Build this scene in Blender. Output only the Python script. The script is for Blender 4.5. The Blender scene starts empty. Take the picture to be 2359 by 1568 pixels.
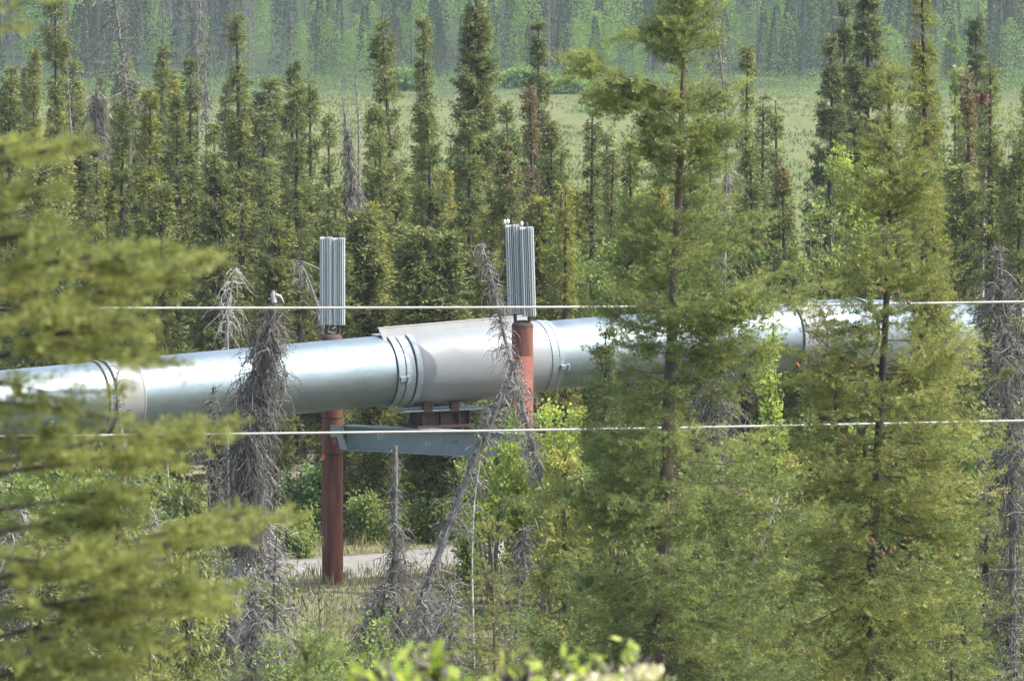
import bpy, math, random
import numpy as np

# ------------------------------------------------------------------ basics
scene = bpy.context.scene
COL = scene.collection
PI = math.pi
CAM_Z = 12.2
F = 12777.0                      # focal length in picture units (picture 2358 wide)
PITCH = math.atan(828.0 / F)
CX, CY = 1179.0, 784.0


def W(px, py, Y):
    """world point that sits at picture column px, row py, at distance Y"""
    cp, sp = math.cos(PITCH), math.sin(PITCH)
    dx = px - CX
    dy = F * cp + (CY - py) * sp
    dz = -F * sp + (CY - py) * cp
    k = Y / dy
    return np.array([dx * k, Y, CAM_Z + dz * k])


def sstep(a, b, x):
    t = np.clip((x - a) / (b - a), 0, 1)
    return t * t * (3 - 2 * t)


def gz(x, y):
    """terrain height"""
    x = np.asarray(x, float); y = np.asarray(y, float)
    z = 10.2 * (1 - np.clip((y + 2) / 84.0, 0, 1)) ** 1.15
    z = np.where(y < -2, 10.2, z)
    z = z + 0.10 * np.sin(x * 0.55 + y * 0.31) * sstep(60, 84, y) * (1 - sstep(90, 96, y))
    z = z + 0.25 * np.sin(x * 0.05 + 1.0) * sstep(130, 220, y) * np.cos(y * 0.02)
    hill = np.clip(y - 655, 0, None)
    z = z + hill * 0.055 * sstep(0, 120, hill) + 1.5 * np.sin(x * 0.021) * sstep(680, 800, y)
    return z


def link(o, parent=None):
    COL.objects.link(o)
    if parent is not None:
        o.parent = parent
    return o


def tag(o, label, cat, group=None, kind=None):
    o['label'] = label
    o['category'] = cat
    if group:
        o['group'] = group
    if kind:
        o['kind'] = kind
    return o


def empty(name, loc=(0, 0, 0)):
    o = bpy.data.objects.new(name, None)
    o.empty_display_size = 0.2
    o.location = loc
    return link(o)


class Geo:
    def __init__(self):
        self.V = []; self.Fq = []; self.T = []; self.n = 0

    def add(self, V, Fq, tint=0.5):
        V = np.asarray(V, float).reshape(-1, 3)
        Fq = np.asarray(Fq, np.int64).reshape(-1, 4)
        self.V.append(V); self.Fq.append(Fq + self.n)
        self.T.append(np.broadcast_to(np.asarray(tint, float), (len(V),)).copy())
        self.n += len(V)

    def leaves(self, C, D, L, Wd, rng, tint=0.5, up=None, bend=0.0):
        """rhombic leaf/needle faces starting at C, pointing along D"""
        N = len(C)
        if N == 0:
            return
        r = rng.normal(size=(N, 3)) if up is None else up + rng.normal(size=(N, 3)) * 0.35
        S = np.cross(D, r)
        S /= np.linalg.norm(S, axis=1)[:, None] + 1e-9
        L = np.broadcast_to(L, (N,))[:, None]; Wd = np.broadcast_to(Wd, (N,))[:, None]
        v = np.stack([C, C + D * L * 0.5 + S * Wd * 0.5, C + D * L, C + D * L * 0.5 - S * Wd * 0.5], 1)
        f = np.arange(N * 4).reshape(N, 4)
        t = np.repeat(np.broadcast_to(tint, (N,)), 4)
        self.add(v, f, t)

    def tubes(self, P, R, sides=3, tint=0.5):
        """P (N,K,3) polylines, R (N,K) radii"""
        P = np.asarray(P, float); N, K, _ = P.shape
        if N == 0:
            return
        R = np.broadcast_to(R, (N, K))
        T = np.gradient(P, axis=1)
        T /= np.linalg.norm(T, axis=2, keepdims=True) + 1e-9
        ref = np.array([0.31, 0.52, 0.79])
        ref = np.where(np.abs(T[..., 2:3]) > 0.75, np.array([1.0, 0.13, 0.05]), np.array([0.05, 0.13, 1.0]))
        ref = np.broadcast_to(ref[:, :1], T.shape)
        A = np.cross(T, ref); A /= np.linalg.norm(A, axis=2, keepdims=True) + 1e-9
        B = np.cross(T, A)
        th = np.arange(sides) * 2 * PI / sides
        v = P[:, :, None] + R[:, :, None, None] * (A[:, :, None] * np.cos(th)[:, None] + B[:, :, None] * np.sin(th)[:, None])
        idx = np.arange(N * K * sides).reshape(N, K, sides)
        a = idx[:, :-1]; b = idx[:, 1:]
        f = np.stack([a, np.roll(a, -1, 2), np.roll(b, -1, 2), b], -1)
        t = np.repeat(np.broadcast_to(tint, (N,)), K * sides)
        self.add(v, f, t)

    def box(self, c, ax, ay, az, tint=0.5):
        """box centred at c with half-axis vectors"""
        c, ax, ay, az = (np.asarray(q, float) for q in (c, ax, ay, az))
        s = [(-1, -1, -1), (1, -1, -1), (1, 1, -1), (-1, 1, -1), (-1, -1, 1), (1, -1, 1), (1, 1, 1), (-1, 1, 1)]
        v = [c + ax * i + ay * j + az * k for i, j, k in s]
        f = [(0, 3, 2, 1), (4, 5, 6, 7), (0, 1, 5, 4), (1, 2, 6, 5), (2, 3, 7, 6), (3, 0, 4, 7)]
        self.add(v, f, tint)

    def build(self, name, mat, parent=None, smooth=False, origin=None):
        V = np.concatenate(self.V); Fq = np.concatenate(self.Fq); T = np.concatenate(self.T)
        if origin is not None:
            V = V - np.asarray(origin)
        me = bpy.data.meshes.new(name)
        me.vertices.add(len(V)); me.vertices.foreach_set('co', V.astype(np.float32).ravel())
        me.loops.add(len(Fq) * 4); me.loops.foreach_set('vertex_index', Fq.astype(np.int32).ravel())
        me.polygons.add(len(Fq))
        me.polygons.foreach_set('loop_start', np.arange(0, len(Fq) * 4, 4, dtype=np.int32))
        me.polygons.foreach_set('use_smooth', np.full(len(Fq), smooth, dtype=bool))
        at = me.attributes.new('tint', 'FLOAT', 'POINT')
        at.data.foreach_set('value', T.astype(np.float32))
        me.materials.append(mat)
        me.update(calc_edges=True)
        o = bpy.data.objects.new(name, me)
        return link(o, parent)


def lathe_geo(prof, axis0, axis_dir, up, n=48, off=None):
    """prof: list of (s, r); revolve about axis. off: fn(theta)->extra s for rings flagged"""
    g = Geo()
    d = np.asarray(axis_dir, float); d = d / np.linalg.norm(d)
    u = np.asarray(up, float); u = u - d * np.dot(u, d); u /= np.linalg.norm(u)
    w = np.cross(d, u)
    th = np.arange(n) * 2 * PI / n
    V = []
    for (s, r, *fl) in prof:
        so = s + (off(th) * fl[0] if (off is not None and fl) else 0 * th)
        V.append(np.asarray(axis0) + d * np.reshape(so, (-1, 1)) + r * (u * np.cos(th)[:, None] + w * np.sin(th)[:, None]))
    V = np.array(V); K = len(prof)
    idx = np.arange(K * n).reshape(K, n)
    a, b = idx[:-1], idx[1:]
    f = np.stack([a, np.roll(a, -1, 1), np.roll(b, -1, 1), b], -1)
    g.add(V, f)
    return g


# ------------------------------------------------------------------ materials
def new_mat(name):
    m = bpy.data.materials.new(name); m.use_nodes = True
    nt = m.node_tree; nt.nodes.clear()
    out = nt.nodes.new('ShaderNodeOutputMaterial')
    return m, nt, out


def N(nt, t, **kw):
    n = nt.nodes.new(t)
    for k, v in kw.items():
        if k in ('operation', 'blend_type', 'data_type', 'attribute_name', 'noise_dimensions', 'feature', 'attribute_type'):
            setattr(n, k, v)
        else:
            n.inputs[k].default_value = v
    return n


def ramp(nt, fac, stops):
    r = nt.nodes.new('ShaderNodeValToRGB')
    el = r.color_ramp.elements
    while len(el) < len(stops):
        el.new(0.5)
    for e, (p, c) in zip(el, stops):
        e.position = p; e.color = (*c, 1)
    nt.links.new(fac, r.inputs[0])
    return r


def foliage_mat(name, stops, transl=0.3, rough=0.55, spec=0.25, jitter=0.12):
    m, nt, out = new_mat(name)
    at = N(nt, 'ShaderNodeAttribute', attribute_name='tint')
    oi = nt.nodes.new('ShaderNodeObjectInfo')
    j = N(nt, 'ShaderNodeMath', operation='MULTIPLY_ADD')
    nt.links.new(oi.outputs['Random'], j.inputs[0]); j.inputs[1].default_value = jitter * 2; j.inputs[2].default_value = -jitter
    s = N(nt, 'ShaderNodeMath', operation='ADD')
    nt.links.new(at.outputs['Fac'], s.inputs[0]); nt.links.new(j.outputs[0], s.inputs[1])
    r = ramp(nt, s.outputs[0], stops)
    p = N(nt, 'ShaderNodeBsdfPrincipled', Roughness=rough)
    p.inputs['Specular IOR Level'].default_value = spec
    tr = nt.nodes.new('ShaderNodeBsdfTranslucent')
    nt.links.new(r.outputs[0], p.inputs['Base Color'])
    br = N(nt, 'ShaderNodeMixRGB', blend_type='MULTIPLY'); br.inputs[0].default_value = 1
    nt.links.new(r.outputs[0], br.inputs[1]); br.inputs[2].default_value = (1.25, 1.25, 0.7, 1)
    nt.links.new(br.outputs[0], tr.inputs[0])
    mx = nt.nodes.new('ShaderNodeMixShader'); mx.inputs[0].default_value = transl
    nt.links.new(p.outputs[0], mx.inputs[1]); nt.links.new(tr.outputs[0], mx.inputs[2])
    nt.links.new(mx.outputs[0], out.inputs[0])
    return m


def surface_mat(name, stops, scale=8.0, detail=6.0, rough=0.8, spec=0.3, metal=0.0, bump=0.0, stretch=(1, 1, 1), tint_amt=0.0, rough_var=0.0, bump_scale=None):
    """procedural surface: noise through a colour ramp"""
    m, nt, out = new_mat(name)
    tc = nt.nodes.new('ShaderNodeTexCoord')
    mp = nt.nodes.new('ShaderNodeMapping'); mp.inputs['Scale'].default_value = stretch
    nt.links.new(tc.outputs['Object'], mp.inputs[0])
    no = N(nt, 'ShaderNodeTexNoise', Scale=scale, Detail=detail, Roughness=0.6)
    nt.links.new(mp.outputs[0], no.inputs['Vector'])
    fac = no.outputs['Fac']
    if tint_amt:
        at = N(nt, 'ShaderNodeAttribute', attribute_name='tint')
        mm = N(nt, 'ShaderNodeMath', operation='MULTIPLY_ADD')
        nt.links.new(at.outputs['Fac'], mm.inputs[0]); mm.inputs[1].default_value = tint_amt
        sb = N(nt, 'ShaderNodeMath', operation='ADD'); nt.links.new(fac, sb.inputs[0]); sb.inputs[1].default_value = -0.5 * tint_amt
        nt.links.new(sb.outputs[0], mm.inputs[2])
        fac = mm.outputs[0]
    r = ramp(nt, fac, stops)
    p = N(nt, 'ShaderNodeBsdfPrincipled', Roughness=rough, Metallic=metal)
    p.inputs['Specular IOR Level'].default_value = spec
    nt.links.new(r.outputs[0], p.inputs['Base Color'])
    if rough_var:
        rv = N(nt, 'ShaderNodeMath', operation='MULTIPLY_ADD')
        nt.links.new(no.outputs['Fac'], rv.inputs[0]); rv.inputs[1].default_value = rough_var; rv.inputs[2].default_value = rough - rough_var / 2
        nt.links.new(rv.outputs[0], p.inputs['Roughness'])
    if bump:
        bn = no
        if bump_scale:
            bn = N(nt, 'ShaderNodeTexNoise', Scale=bump_scale, Detail=3.0)
            nt.links.new(mp.outputs[0], bn.inputs['Vector'])
        b = N(nt, 'ShaderNodeBump', Strength=bump, Distance=0.02)
        nt.links.new(bn.outputs['Fac'], b.inputs['Height']); nt.links.new(b.outputs[0], p.inputs['Normal'])
    nt.links.new(p.outputs[0], out.inputs[0])
    return m


M = {}
M['spruce'] = foliage_mat('spruce_needles', [(0.0, (0.0605, 0.0851, 0.0347)), (0.45, (0.1322, 0.1590, 0.0582)), (0.8, (0.2408, 0.2632, 0.0918)), (1.0, (0.3248, 0.3192, 0.1176))], transl=0.35)
M['spruce_yellow'] = foliage_mat('yellow_spruce_needles', [(0.0, (0.1052, 0.1291, 0.0365)), (0.5, (0.2033, 0.2131, 0.0532)), (1.0, (0.3224, 0.3014, 0.0841))], transl=0.35)
M['spruce_brown'] = foliage_mat('cone_laden_tops', [(0.0, (0.1080, 0.1008, 0.0576)), (0.5, (0.1943, 0.1613, 0.0834)), (1.0, (0.2735, 0.2087, 0.1152))])
M['spruce_near'] = foliage_mat('near_spruce_needles', [(0.0, (0.0735, 0.1134, 0.0441)), (0.45, (0.1365, 0.1806, 0.0651)), (0.8, (0.2258, 0.2678, 0.0945)), (0.96, (0.3045, 0.3360, 0.1260)), (1.0, (0.3780, 0.3570, 0.1575))], jitter=0.05, transl=0.4)
M['spruce_near_yellow'] = foliage_mat('near_yellow_needles', [(0.0, (0.080, 0.110, 0.040)), (0.45, (0.152, 0.182, 0.060)), (0.8, (0.250, 0.272, 0.088)), (0.96, (0.32, 0.33, 0.12)), (1.0, (0.38, 0.34, 0.15))], jitter=0.05, transl=0.4)
M['spruce_far'] = foliage_mat('far_needles', [(0.0, (0.0156, 0.0312, 0.0182)), (0.5, (0.0286, 0.0481, 0.0234)), (1.0, (0.0585, 0.0754, 0.0312))], transl=0.4)
M['dead_far'] = surface_mat('far_dead_wood', [(0.3, (0.06, 0.06, 0.06)), (0.7, (0.13, 0.128, 0.122))], scale=3, rough=0.95)
M['leaf'] = foliage_mat('fresh_leaves', [(0.0, (0.095, 0.15, 0.042)), (0.5, (0.175, 0.235, 0.07)), (1.0, (0.29, 0.34, 0.12))], transl=0.4, rough=0.6, spec=0.2)
M['leaf_bright'] = foliage_mat('bright_leaves', [(0.0, (0.17, 0.25, 0.045)), (0.5, (0.29, 0.37, 0.08)), (1.0, (0.42, 0.48, 0.13))], transl=0.45, rough=0.6, spec=0.2)
M['leaf_dark'] = foliage_mat('deep_green_willow_leaves', [(0.0, (0.0805, 0.1552, 0.0517)), (0.5, (0.1380, 0.2300, 0.0805)), (1.0, (0.2185, 0.3220, 0.1207))], transl=0.35, rough=0.6, spec=0.2)  # deep green is the leaves' own colour
M['leaf_far'] = foliage_mat('far_leaves', [(0.0, (0.0715, 0.1365, 0.0338)), (0.5, (0.1365, 0.2275, 0.0546)), (1.0, (0.2080, 0.3120, 0.0780))], transl=0.6)
M['blossom'] = foliage_mat('cream_blossom', [(0.0, (0.45, 0.42, 0.25)), (0.5, (0.6, 0.56, 0.38)), (1.0, (0.7, 0.68, 0.52))], transl=0.3)
M['bark'] = surface_mat('spruce_bark', [(0.3, (0.030, 0.027, 0.023)), (0.6, (0.058, 0.050, 0.042)), (0.8, (0.11, 0.10, 0.09))], scale=14, bump=0.6, stretch=(1, 1, 0.3), rough=0.9)
M['bark_red'] = surface_mat('reddish_bark', [(0.3, (0.0825, 0.0528, 0.0352)), (0.6, (0.1485, 0.0968, 0.0638)), (0.8, (0.2200, 0.1595, 0.1100))], scale=14, bump=0.6, stretch=(1, 1, 0.3), rough=0.9)
M['bark_mid'] = surface_mat('grey_brown_bark', [(0.3, (0.07, 0.055, 0.043)), (0.6, (0.125, 0.098, 0.075)), (0.8, (0.19, 0.16, 0.13))], scale=14, bump=0.6, stretch=(1, 1, 0.3), rough=0.9)
M['rusty'] = surface_mat('rusty_needles', [(0.3, (0.09, 0.048, 0.032)), (0.7, (0.16, 0.085, 0.055))], scale=30, rough=0.9)
M['dead'] = surface_mat('dead_grey_wood', [(0.25, (0.0595, 0.0570, 0.0519)), (0.5, (0.1403, 0.1351, 0.1249)), (0.75, (0.2890, 0.2805, 0.2635))], scale=9, rough=0.9, tint_amt=0.5)
M['dead_pale'] = surface_mat('bleached_wood', [(0.25, (0.18, 0.175, 0.17)), (0.5, (0.33, 0.32, 0.31)), (0.75, (0.5, 0.49, 0.47))], scale=9, rough=0.9, tint_amt=0.4)
M['lichen'] = surface_mat('dark_lichen_twigs', [(0.25, (0.0484, 0.0466, 0.0422)), (0.5, (0.1056, 0.1012, 0.0898)), (0.8, (0.2288, 0.2200, 0.1980))], scale=7, rough=0.95, tint_amt=0.5)
M['stem'] = surface_mat('shrub_stem', [(0.3, (0.08, 0.07, 0.055)), (0.7, (0.2, 0.18, 0.15))], scale=10, rough=0.9)
M['cone'] = surface_mat('red_cone', [(0.3, (0.13, 0.052, 0.034)), (0.7, (0.20, 0.082, 0.052))], scale=60, rough=0.7)
M['cone_dark'] = surface_mat('old_cone', [(0.3, (0.05, 0.03, 0.025)), (0.7, (0.11, 0.07, 0.05))], scale=60, rough=0.8)


def galv_mat(name, base, rough):
    m, nt, out = new_mat(name)
    tc = nt.nodes.new('ShaderNodeTexCoord')
    vo = N(nt, 'ShaderNodeTexVoronoi', Scale=28.0)
    nt.links.new(tc.outputs['Object'], vo.inputs['Vector'])
    no = N(nt, 'ShaderNodeTexNoise', Scale=2.2, Detail=6.0, Roughness=0.65)
    mp = nt.nodes.new('ShaderNodeMapping'); mp.inputs['Scale'].default_value = (0.6, 0.6, 2.2)
    nt.links.new(tc.outputs['Object'], mp.inputs[0]); nt.links.new(mp.outputs[0], no.inputs['Vector'])
    mix = N(nt, 'ShaderNodeMath', operation='MULTIPLY_ADD'); mix.inputs[1].default_value = 0.16
    sp = nt.nodes.new('ShaderNodeSeparateColor'); nt.links.new(vo.outputs['Color'], sp.inputs[0])
    nt.links.new(sp.outputs[0], mix.inputs[0])
    n2 = N(nt, 'ShaderNodeMath', operation='MULTIPLY_ADD'); n2.inputs[1].default_value = 1.1; n2.inputs[2].default_value = -0.13
    nt.links.new(no.outputs['Fac'], n2.inputs[0]); nt.links.new(n2.outputs[0], mix.inputs[2])
    b = np.array(base)
    r = ramp(nt, mix.outputs[0], [(0.2, tuple(b * 0.78)), (0.5, tuple(b)), (0.8, tuple(np.minimum(b * 1.12, 0.95)))])
    p = N(nt, 'ShaderNodeBsdfPrincipled', Metallic=0.72)
    nt.links.new(r.outputs[0], p.inputs['Base Color'])
    rr = N(nt, 'ShaderNodeMath', operation='MULTIPLY_ADD'); rr.inputs[1].default_value = 0.18; rr.inputs[2].default_value = rough - 0.09
    nt.links.new(mix.outputs[0], rr.inputs[0]); nt.links.new(rr.outputs[0], p.inputs['Roughness'])
    bp = N(nt, 'ShaderNodeBump', Strength=0.08, Distance=0.02)
    nt.links.new(no.outputs['Fac'], bp.inputs['Height']); nt.links.new(bp.outputs[0], p.inputs['Normal'])
    nt.links.new(p.outputs[0], out.inputs[0])
    return m


M['galv'] = galv_mat('galvanised_jacket', (0.225, 0.28, 0.30), 0.42)
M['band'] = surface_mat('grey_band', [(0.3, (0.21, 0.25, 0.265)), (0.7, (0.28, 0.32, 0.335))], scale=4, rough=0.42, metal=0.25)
M['gasket'] = surface_mat('dark_gasket', [(0.3, (0.02, 0.03, 0.03)), (0.7, (0.05, 0.06, 0.06))], scale=8, rough=0.7)
M['sleeve'] = surface_mat('pale_sleeve_paint', [(0.3, (0.168, 0.186, 0.195)), (0.55, (0.190, 0.207, 0.214)), (0.8, (0.208, 0.222, 0.226))], scale=1.3, rough=0.4, spec=0.4)
M['cream'] = surface_mat('cream_sleeve_paint', [(0.3, (0.22, 0.222, 0.215)), (0.7, (0.26, 0.26, 0.25))], scale=2, rough=0.55)
M['beige'] = surface_mat('beige_sheet', [(0.3, (0.215, 0.22, 0.215)), (0.7, (0.265, 0.267, 0.26))], scale=3, rough=0.6)
M['rust'] = surface_mat('rusted_post', [(0.28, (0.055, 0.027, 0.021)), (0.45, (0.115, 0.045, 0.032)), (0.6, (0.155, 0.060, 0.040)), (0.75, (0.24, 0.115, 0.08))], scale=2.6, detail=9, rough=0.75, stretch=(3.5, 3.5, 0.35), bump=0.15)
M['rust_orange'] = surface_mat('orange_primer', [(0.25, (0.0850, 0.0425, 0.0340)), (0.5, (0.1785, 0.0442, 0.0221)), (0.62, (0.0935, 0.0425, 0.0340))], scale=5, rough=0.7, stretch=(3, 3, 0.8))
M['rust_dark'] = surface_mat('dark_rust', [(0.3, (0.0338, 0.0218, 0.0195)), (0.7, (0.0713, 0.0405, 0.0323))], scale=5, rough=0.8)
M['beam'] = surface_mat('grey_green_beam', [(0.3, (0.17, 0.215, 0.225)), (0.7, (0.23, 0.275, 0.285))], scale=2.5, rough=0.5, metal=0.2)
M['fin'] = surface_mat('pale_fins', [(0.3, (0.3901, 0.4407, 0.4407)), (0.7, (0.4768, 0.5129, 0.5057))], scale=2, rough=0.5, metal=0.1, stretch=(6, 6, 1))
M['orange_paint'] = surface_mat('orange_marker', [(0.3, (0.75, 0.22, 0.03)), (0.7, (0.8, 0.3, 0.06))], scale=20, rough=0.7)
M['chalk'] = surface_mat('chalk_mark', [(0.3, (0.36, 0.40, 0.36)), (0.7, (0.50, 0.53, 0.47))], scale=20, rough=0.9)
M['ink'] = surface_mat('dark_stencil', [(0.3, (0.07, 0.10, 0.11)), (0.7, (0.12, 0.15, 0.16))], scale=20, rough=0.8)
M['white_valve'] = surface_mat('white_valve', [(0.3, (0.6, 0.6, 0.58)), (0.7, (0.75, 0.75, 0.72))], scale=9, rough=0.4)
M['cable'] = surface_mat('cable_strand', [(0.3, (0.42, 0.39, 0.355)), (0.7, (0.52, 0.485, 0.44))], scale=3, rough=0.5, spec=0.5)
M['gravel'] = surface_mat('gravel_track', [(0.3, (0.135, 0.128, 0.115)), (0.5, (0.195, 0.185, 0.168)), (0.75, (0.26, 0.248, 0.23))], scale=6, detail=10, rough=0.95, bump=0.5, bump_scale=60)
M['grass'] = foliage_mat('grass_blades', [(0.0, (0.09, 0.12, 0.035)), (0.5, (0.16, 0.17, 0.06)), (1.0, (0.25, 0.23, 0.12))], transl=0.3)
M['sedge'] = foliage_mat('sedge', [(0.0, (0.0648, 0.1026, 0.0270)), (0.5, (0.1080, 0.1350, 0.0432)), (1.0, (0.1836, 0.1674, 0.0864))], transl=0.4)
M['cover'] = foliage_mat('low_ground_cover', [(0.0, (0.05, 0.08, 0.025)), (0.5, (0.10, 0.13, 0.04)), (1.0, (0.17, 0.17, 0.07))], transl=0.3)


def ground_mat():
    m, nt, out = new_mat('forest_floor')
    tc = nt.nodes.new('ShaderNodeTexCoord')
    sep = nt.nodes.new('ShaderNodeSeparateXYZ'); nt.links.new(tc.outputs['Object'], sep.inputs[0])
    n1 = N(nt, 'ShaderNodeTexNoise', Scale=0.7, Detail=10.0, Roughness=0.65)
    nt.links.new(tc.outputs['Object'], n1.inputs['Vector'])
    floor = ramp(nt, n1.outputs['Fac'], [(0.25, (0.08, 0.075, 0.045)), (0.45, (0.13, 0.125, 0.07)), (0.6, (0.18, 0.165, 0.12)), (0.8, (0.23, 0.215, 0.175))])
    mp = nt.nodes.new('ShaderNodeMapping'); mp.inputs['Scale'].default_value = (0.55, 0.035, 0.5)
    nt.links.new(tc.outputs['Object'], mp.inputs[0])
    n2 = N(nt, 'ShaderNodeTexNoise', Scale=0.35, Detail=10.0, Roughness=0.75)
    nt.links.new(mp.outputs[0], n2.inputs['Vector'])
    mead = ramp(nt, n2.outputs['Fac'], [(0.36, (0.050, 0.085, 0.020)), (0.44, (0.090, 0.115, 0.033)), (0.50, (0.125, 0.126, 0.049)), (0.56, (0.075, 0.107, 0.030)), (0.64, (0.145, 0.135, 0.066))])
    n3 = N(nt, 'ShaderNodeTexNoise', Scale=0.02, Detail=4.0)
    nt.links.new(tc.outputs['Object'], n3.inputs['Vector'])
    far = ramp(nt, n2.outputs['Fac'], [(0.3, (0.018, 0.032, 0.015)), (0.7, (0.045, 0.065, 0.025))])

    def mask(a, b):
        mr = nt.nodes.new('ShaderNodeMapRange')
        mr.inputs['From Min'].default_value = a; mr.inputs['From Max'].default_value = b
        ad = N(nt, 'ShaderNodeMath', operation='MULTIPLY_ADD'); ad.inputs[1].default_value = (b - a) * 0.9
        nt.links.new(n3.outputs['Fac'], ad.inputs[0]); nt.links.new(sep.outputs['Y'], ad.inputs[2])
        nt.links.new(ad.outputs[0], mr.inputs['Value'])
        return mr.outputs[0]
    m1 = N(nt, 'ShaderNodeMixRGB'); nt.links.new(mask(170, 260), m1.inputs[0]); nt.links.new(floor.outputs[0], m1.inputs[1]); nt.links.new(mead.outputs[0], m1.inputs[2])
    m2 = N(nt, 'ShaderNodeMixRGB'); nt.links.new(mask(590, 680), m2.inputs[0]); nt.links.new(m1.outputs[0], m2.inputs[1]); nt.links.new(far.outputs[0], m2.inputs[2])
    p = N(nt, 'ShaderNodeBsdfPrincipled', Roughness=0.95); p.inputs['Specular IOR Level'].default_value = 0.1
    nt.links.new(m2.outputs[0], p.inputs['Base Color'])
    nb = N(nt, 'ShaderNodeTexNoise', Scale=5.0, Detail=8.0); nt.links.new(tc.outputs['Object'], nb.inputs['Vector'])
    b = N(nt, 'ShaderNodeBump', Strength=0.6, Distance=0.15); nt.links.new(nb.outputs['Fac'], b.inputs['Height']); nt.links.new(b.outputs[0], p.inputs['Normal'])
    nt.links.new(p.outputs[0], out.inputs[0])
    return m


M['ground'] = ground_mat()

# ------------------------------------------------------------------ setting
def build_ground():
    ys = np.concatenate([np.linspace(-40, 80, 25), np.linspace(82, 140, 59), np.linspace(145, 260, 24), np.linspace(275, 700, 30), np.linspace(720, 1700, 40)])
    xs = np.concatenate([np.linspace(-1100, -60, 20), np.linspace(-55, 55, 111), np.linspace(60, 1100, 20)])
    X, Y = np.meshgrid(xs, ys)
    Z = gz(X, Y)
    rng = np.random.default_rng(5)
    Z = Z + rng.normal(size=Z.shape) * 0.02 * (np.abs(X) < 56) * ((Y > 82) & (Y < 140))
    V = np.stack([X, Y, Z], -1)
    n, k = X.shape
    idx = np.arange(n * k).reshape(n, k)
    f = np.stack([idx[:-1, :-1], idx[:-1, 1:], idx[1:, 1:], idx[1:, :-1]], -1)
    g = Geo(); g.add(V, f)
    o = g.build('ground', M['ground'], smooth=True)
    o['kind'] = 'structure'
    # gravel track behind the support
    pts = [(-400, 111.0), (0, 112.0), (300, 113.0), (600, 114.4), (800, 115.4), (1000, 116.8), (1200, 118.6), (1500, 122), (2000, 128)]
    pts = np.array([[(px - CX) * Y / F, Y] for px, Y in pts])
    t = np.linspace(0, len(pts) - 1, 90)
    c = np.stack([np.interp(t, np.arange(len(pts)), pts[:, i]) for i in (0, 1)], -1)
    d = np.gradient(c, axis=0); d /= np.linalg.norm(d, axis=1)[:, None]
    nn = np.stack([-d[:, 1], d[:, 0]], -1)
    cols = []
    for j in range(9):
        u = (j / 8 - 0.5) * 2.9
        jit = rng.normal(size=len(c)) * (0.28 if j in (0, 8) else 0.0)
        q = c + nn * (u + jit)[:, None]
        z = gz(q[:, 0], q[:, 1]) + (0.09 if 0 < j < 8 else -0.06) + 0.015 * np.cos(u * 2.6)
        cols.append(np.column_stack([q, z]))
    V = np.stack(cols, 1)
    n, k = V.shape[:2]
    idx = np.arange(n * k).reshape(n, k)
    f = np.stack([idx[:-1, :-1], idx[1:, :-1], idx[1:, 1:], idx[:-1, 1:]], -1)
    g = Geo(); g.add(V, f)
    o = g.build('gravel_track', M['gravel'], smooth=True)
    o['kind'] = 'structure'


build_ground()


def on_track(x, y):
    px = CX + x * F / y
    yc = np.interp(px, [-400, 0, 300, 600, 800, 1000, 1200, 1500, 2000], [111.0, 112.0, 113.0, 114.4, 115.4, 116.8, 118.6, 122, 128])
    return np.abs(y - yc + 0.35 * np.sin(px * .05) + .25 * np.sin(px * .13)) < 1.75


def build_grass():
    rng = np.random.default_rng(11)
    n = 34000
    y = rng.uniform(92, 126, n); x = rng.uniform(-0.1, 0.1, n) * y
    k = ~on_track(x, y); x, y = x[k], y[k]; n = len(x)
    C = np.column_stack([x, y, gz(x, y) - 0.02])
    D = rng.normal(size=(n, 3)) * 0.35 + [0, 0, 1]; D /= np.linalg.norm(D, axis=1)[:, None]
    patch = 0.5 + 0.5 * np.sin(x * 1.3 + 0.7 * np.sin(y * 0.9)) * np.cos(y * 0.8 + x * 0.4)
    g = Geo()
    g.leaves(C, D, rng.uniform(0.12, 0.42, n) * (0.6 + 0.6 * patch), rng.uniform(0.012, 0.03, n), rng, np.clip(patch * 0.6 + rng.uniform(0, 0.45, n), 0, 1))
    o = g.build('grass', M['grass']); tag(o, 'dry and green grass growing around the foot of the pipeline support', 'grass', kind='stuff')
    # low leafy ground cover under the stand
    m = 4200
    y = rng.uniform(60, 240, m); x = rng.uniform(-0.11, 0.11, m) * y
    k = ~on_track(x, y) & ~((y > 96) & (y < 119) & (x > -5.5) & (x < -1.0)); x, y = x[k], y[k]; m = len(x)
    per = 26
    s = np.repeat(rng.uniform(0.25, 0.75, m), per)
    C = np.repeat(np.column_stack([x, y, gz(x, y)]), per, 0)
    off = rng.normal(size=(m * per, 3)) * np.array([0.6, 0.6, 0.45]) * s[:, None]; off[:, 2] = np.abs(off[:, 2])
    D = rng.normal(size=(m * per, 3)) + [0, 0, 0.6]; D /= np.linalg.norm(D, axis=1)[:, None]
    g = Geo()
    t = np.clip(np.repeat(rng.uniform(0, 0.7, m), per) + rng.uniform(0, 0.3, m * per), 0, 1)
    g.leaves(C + off, D, rng.uniform(0.07, 0.16, m * per), rng.uniform(0.03, 0.07, m * per), rng, t)
    o = g.build('ground_cover', M['cover']); tag(o, 'low leafy undergrowth carpeting the floor of the spruce stand', 'undergrowth', kind='stuff')


build_grass()


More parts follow.
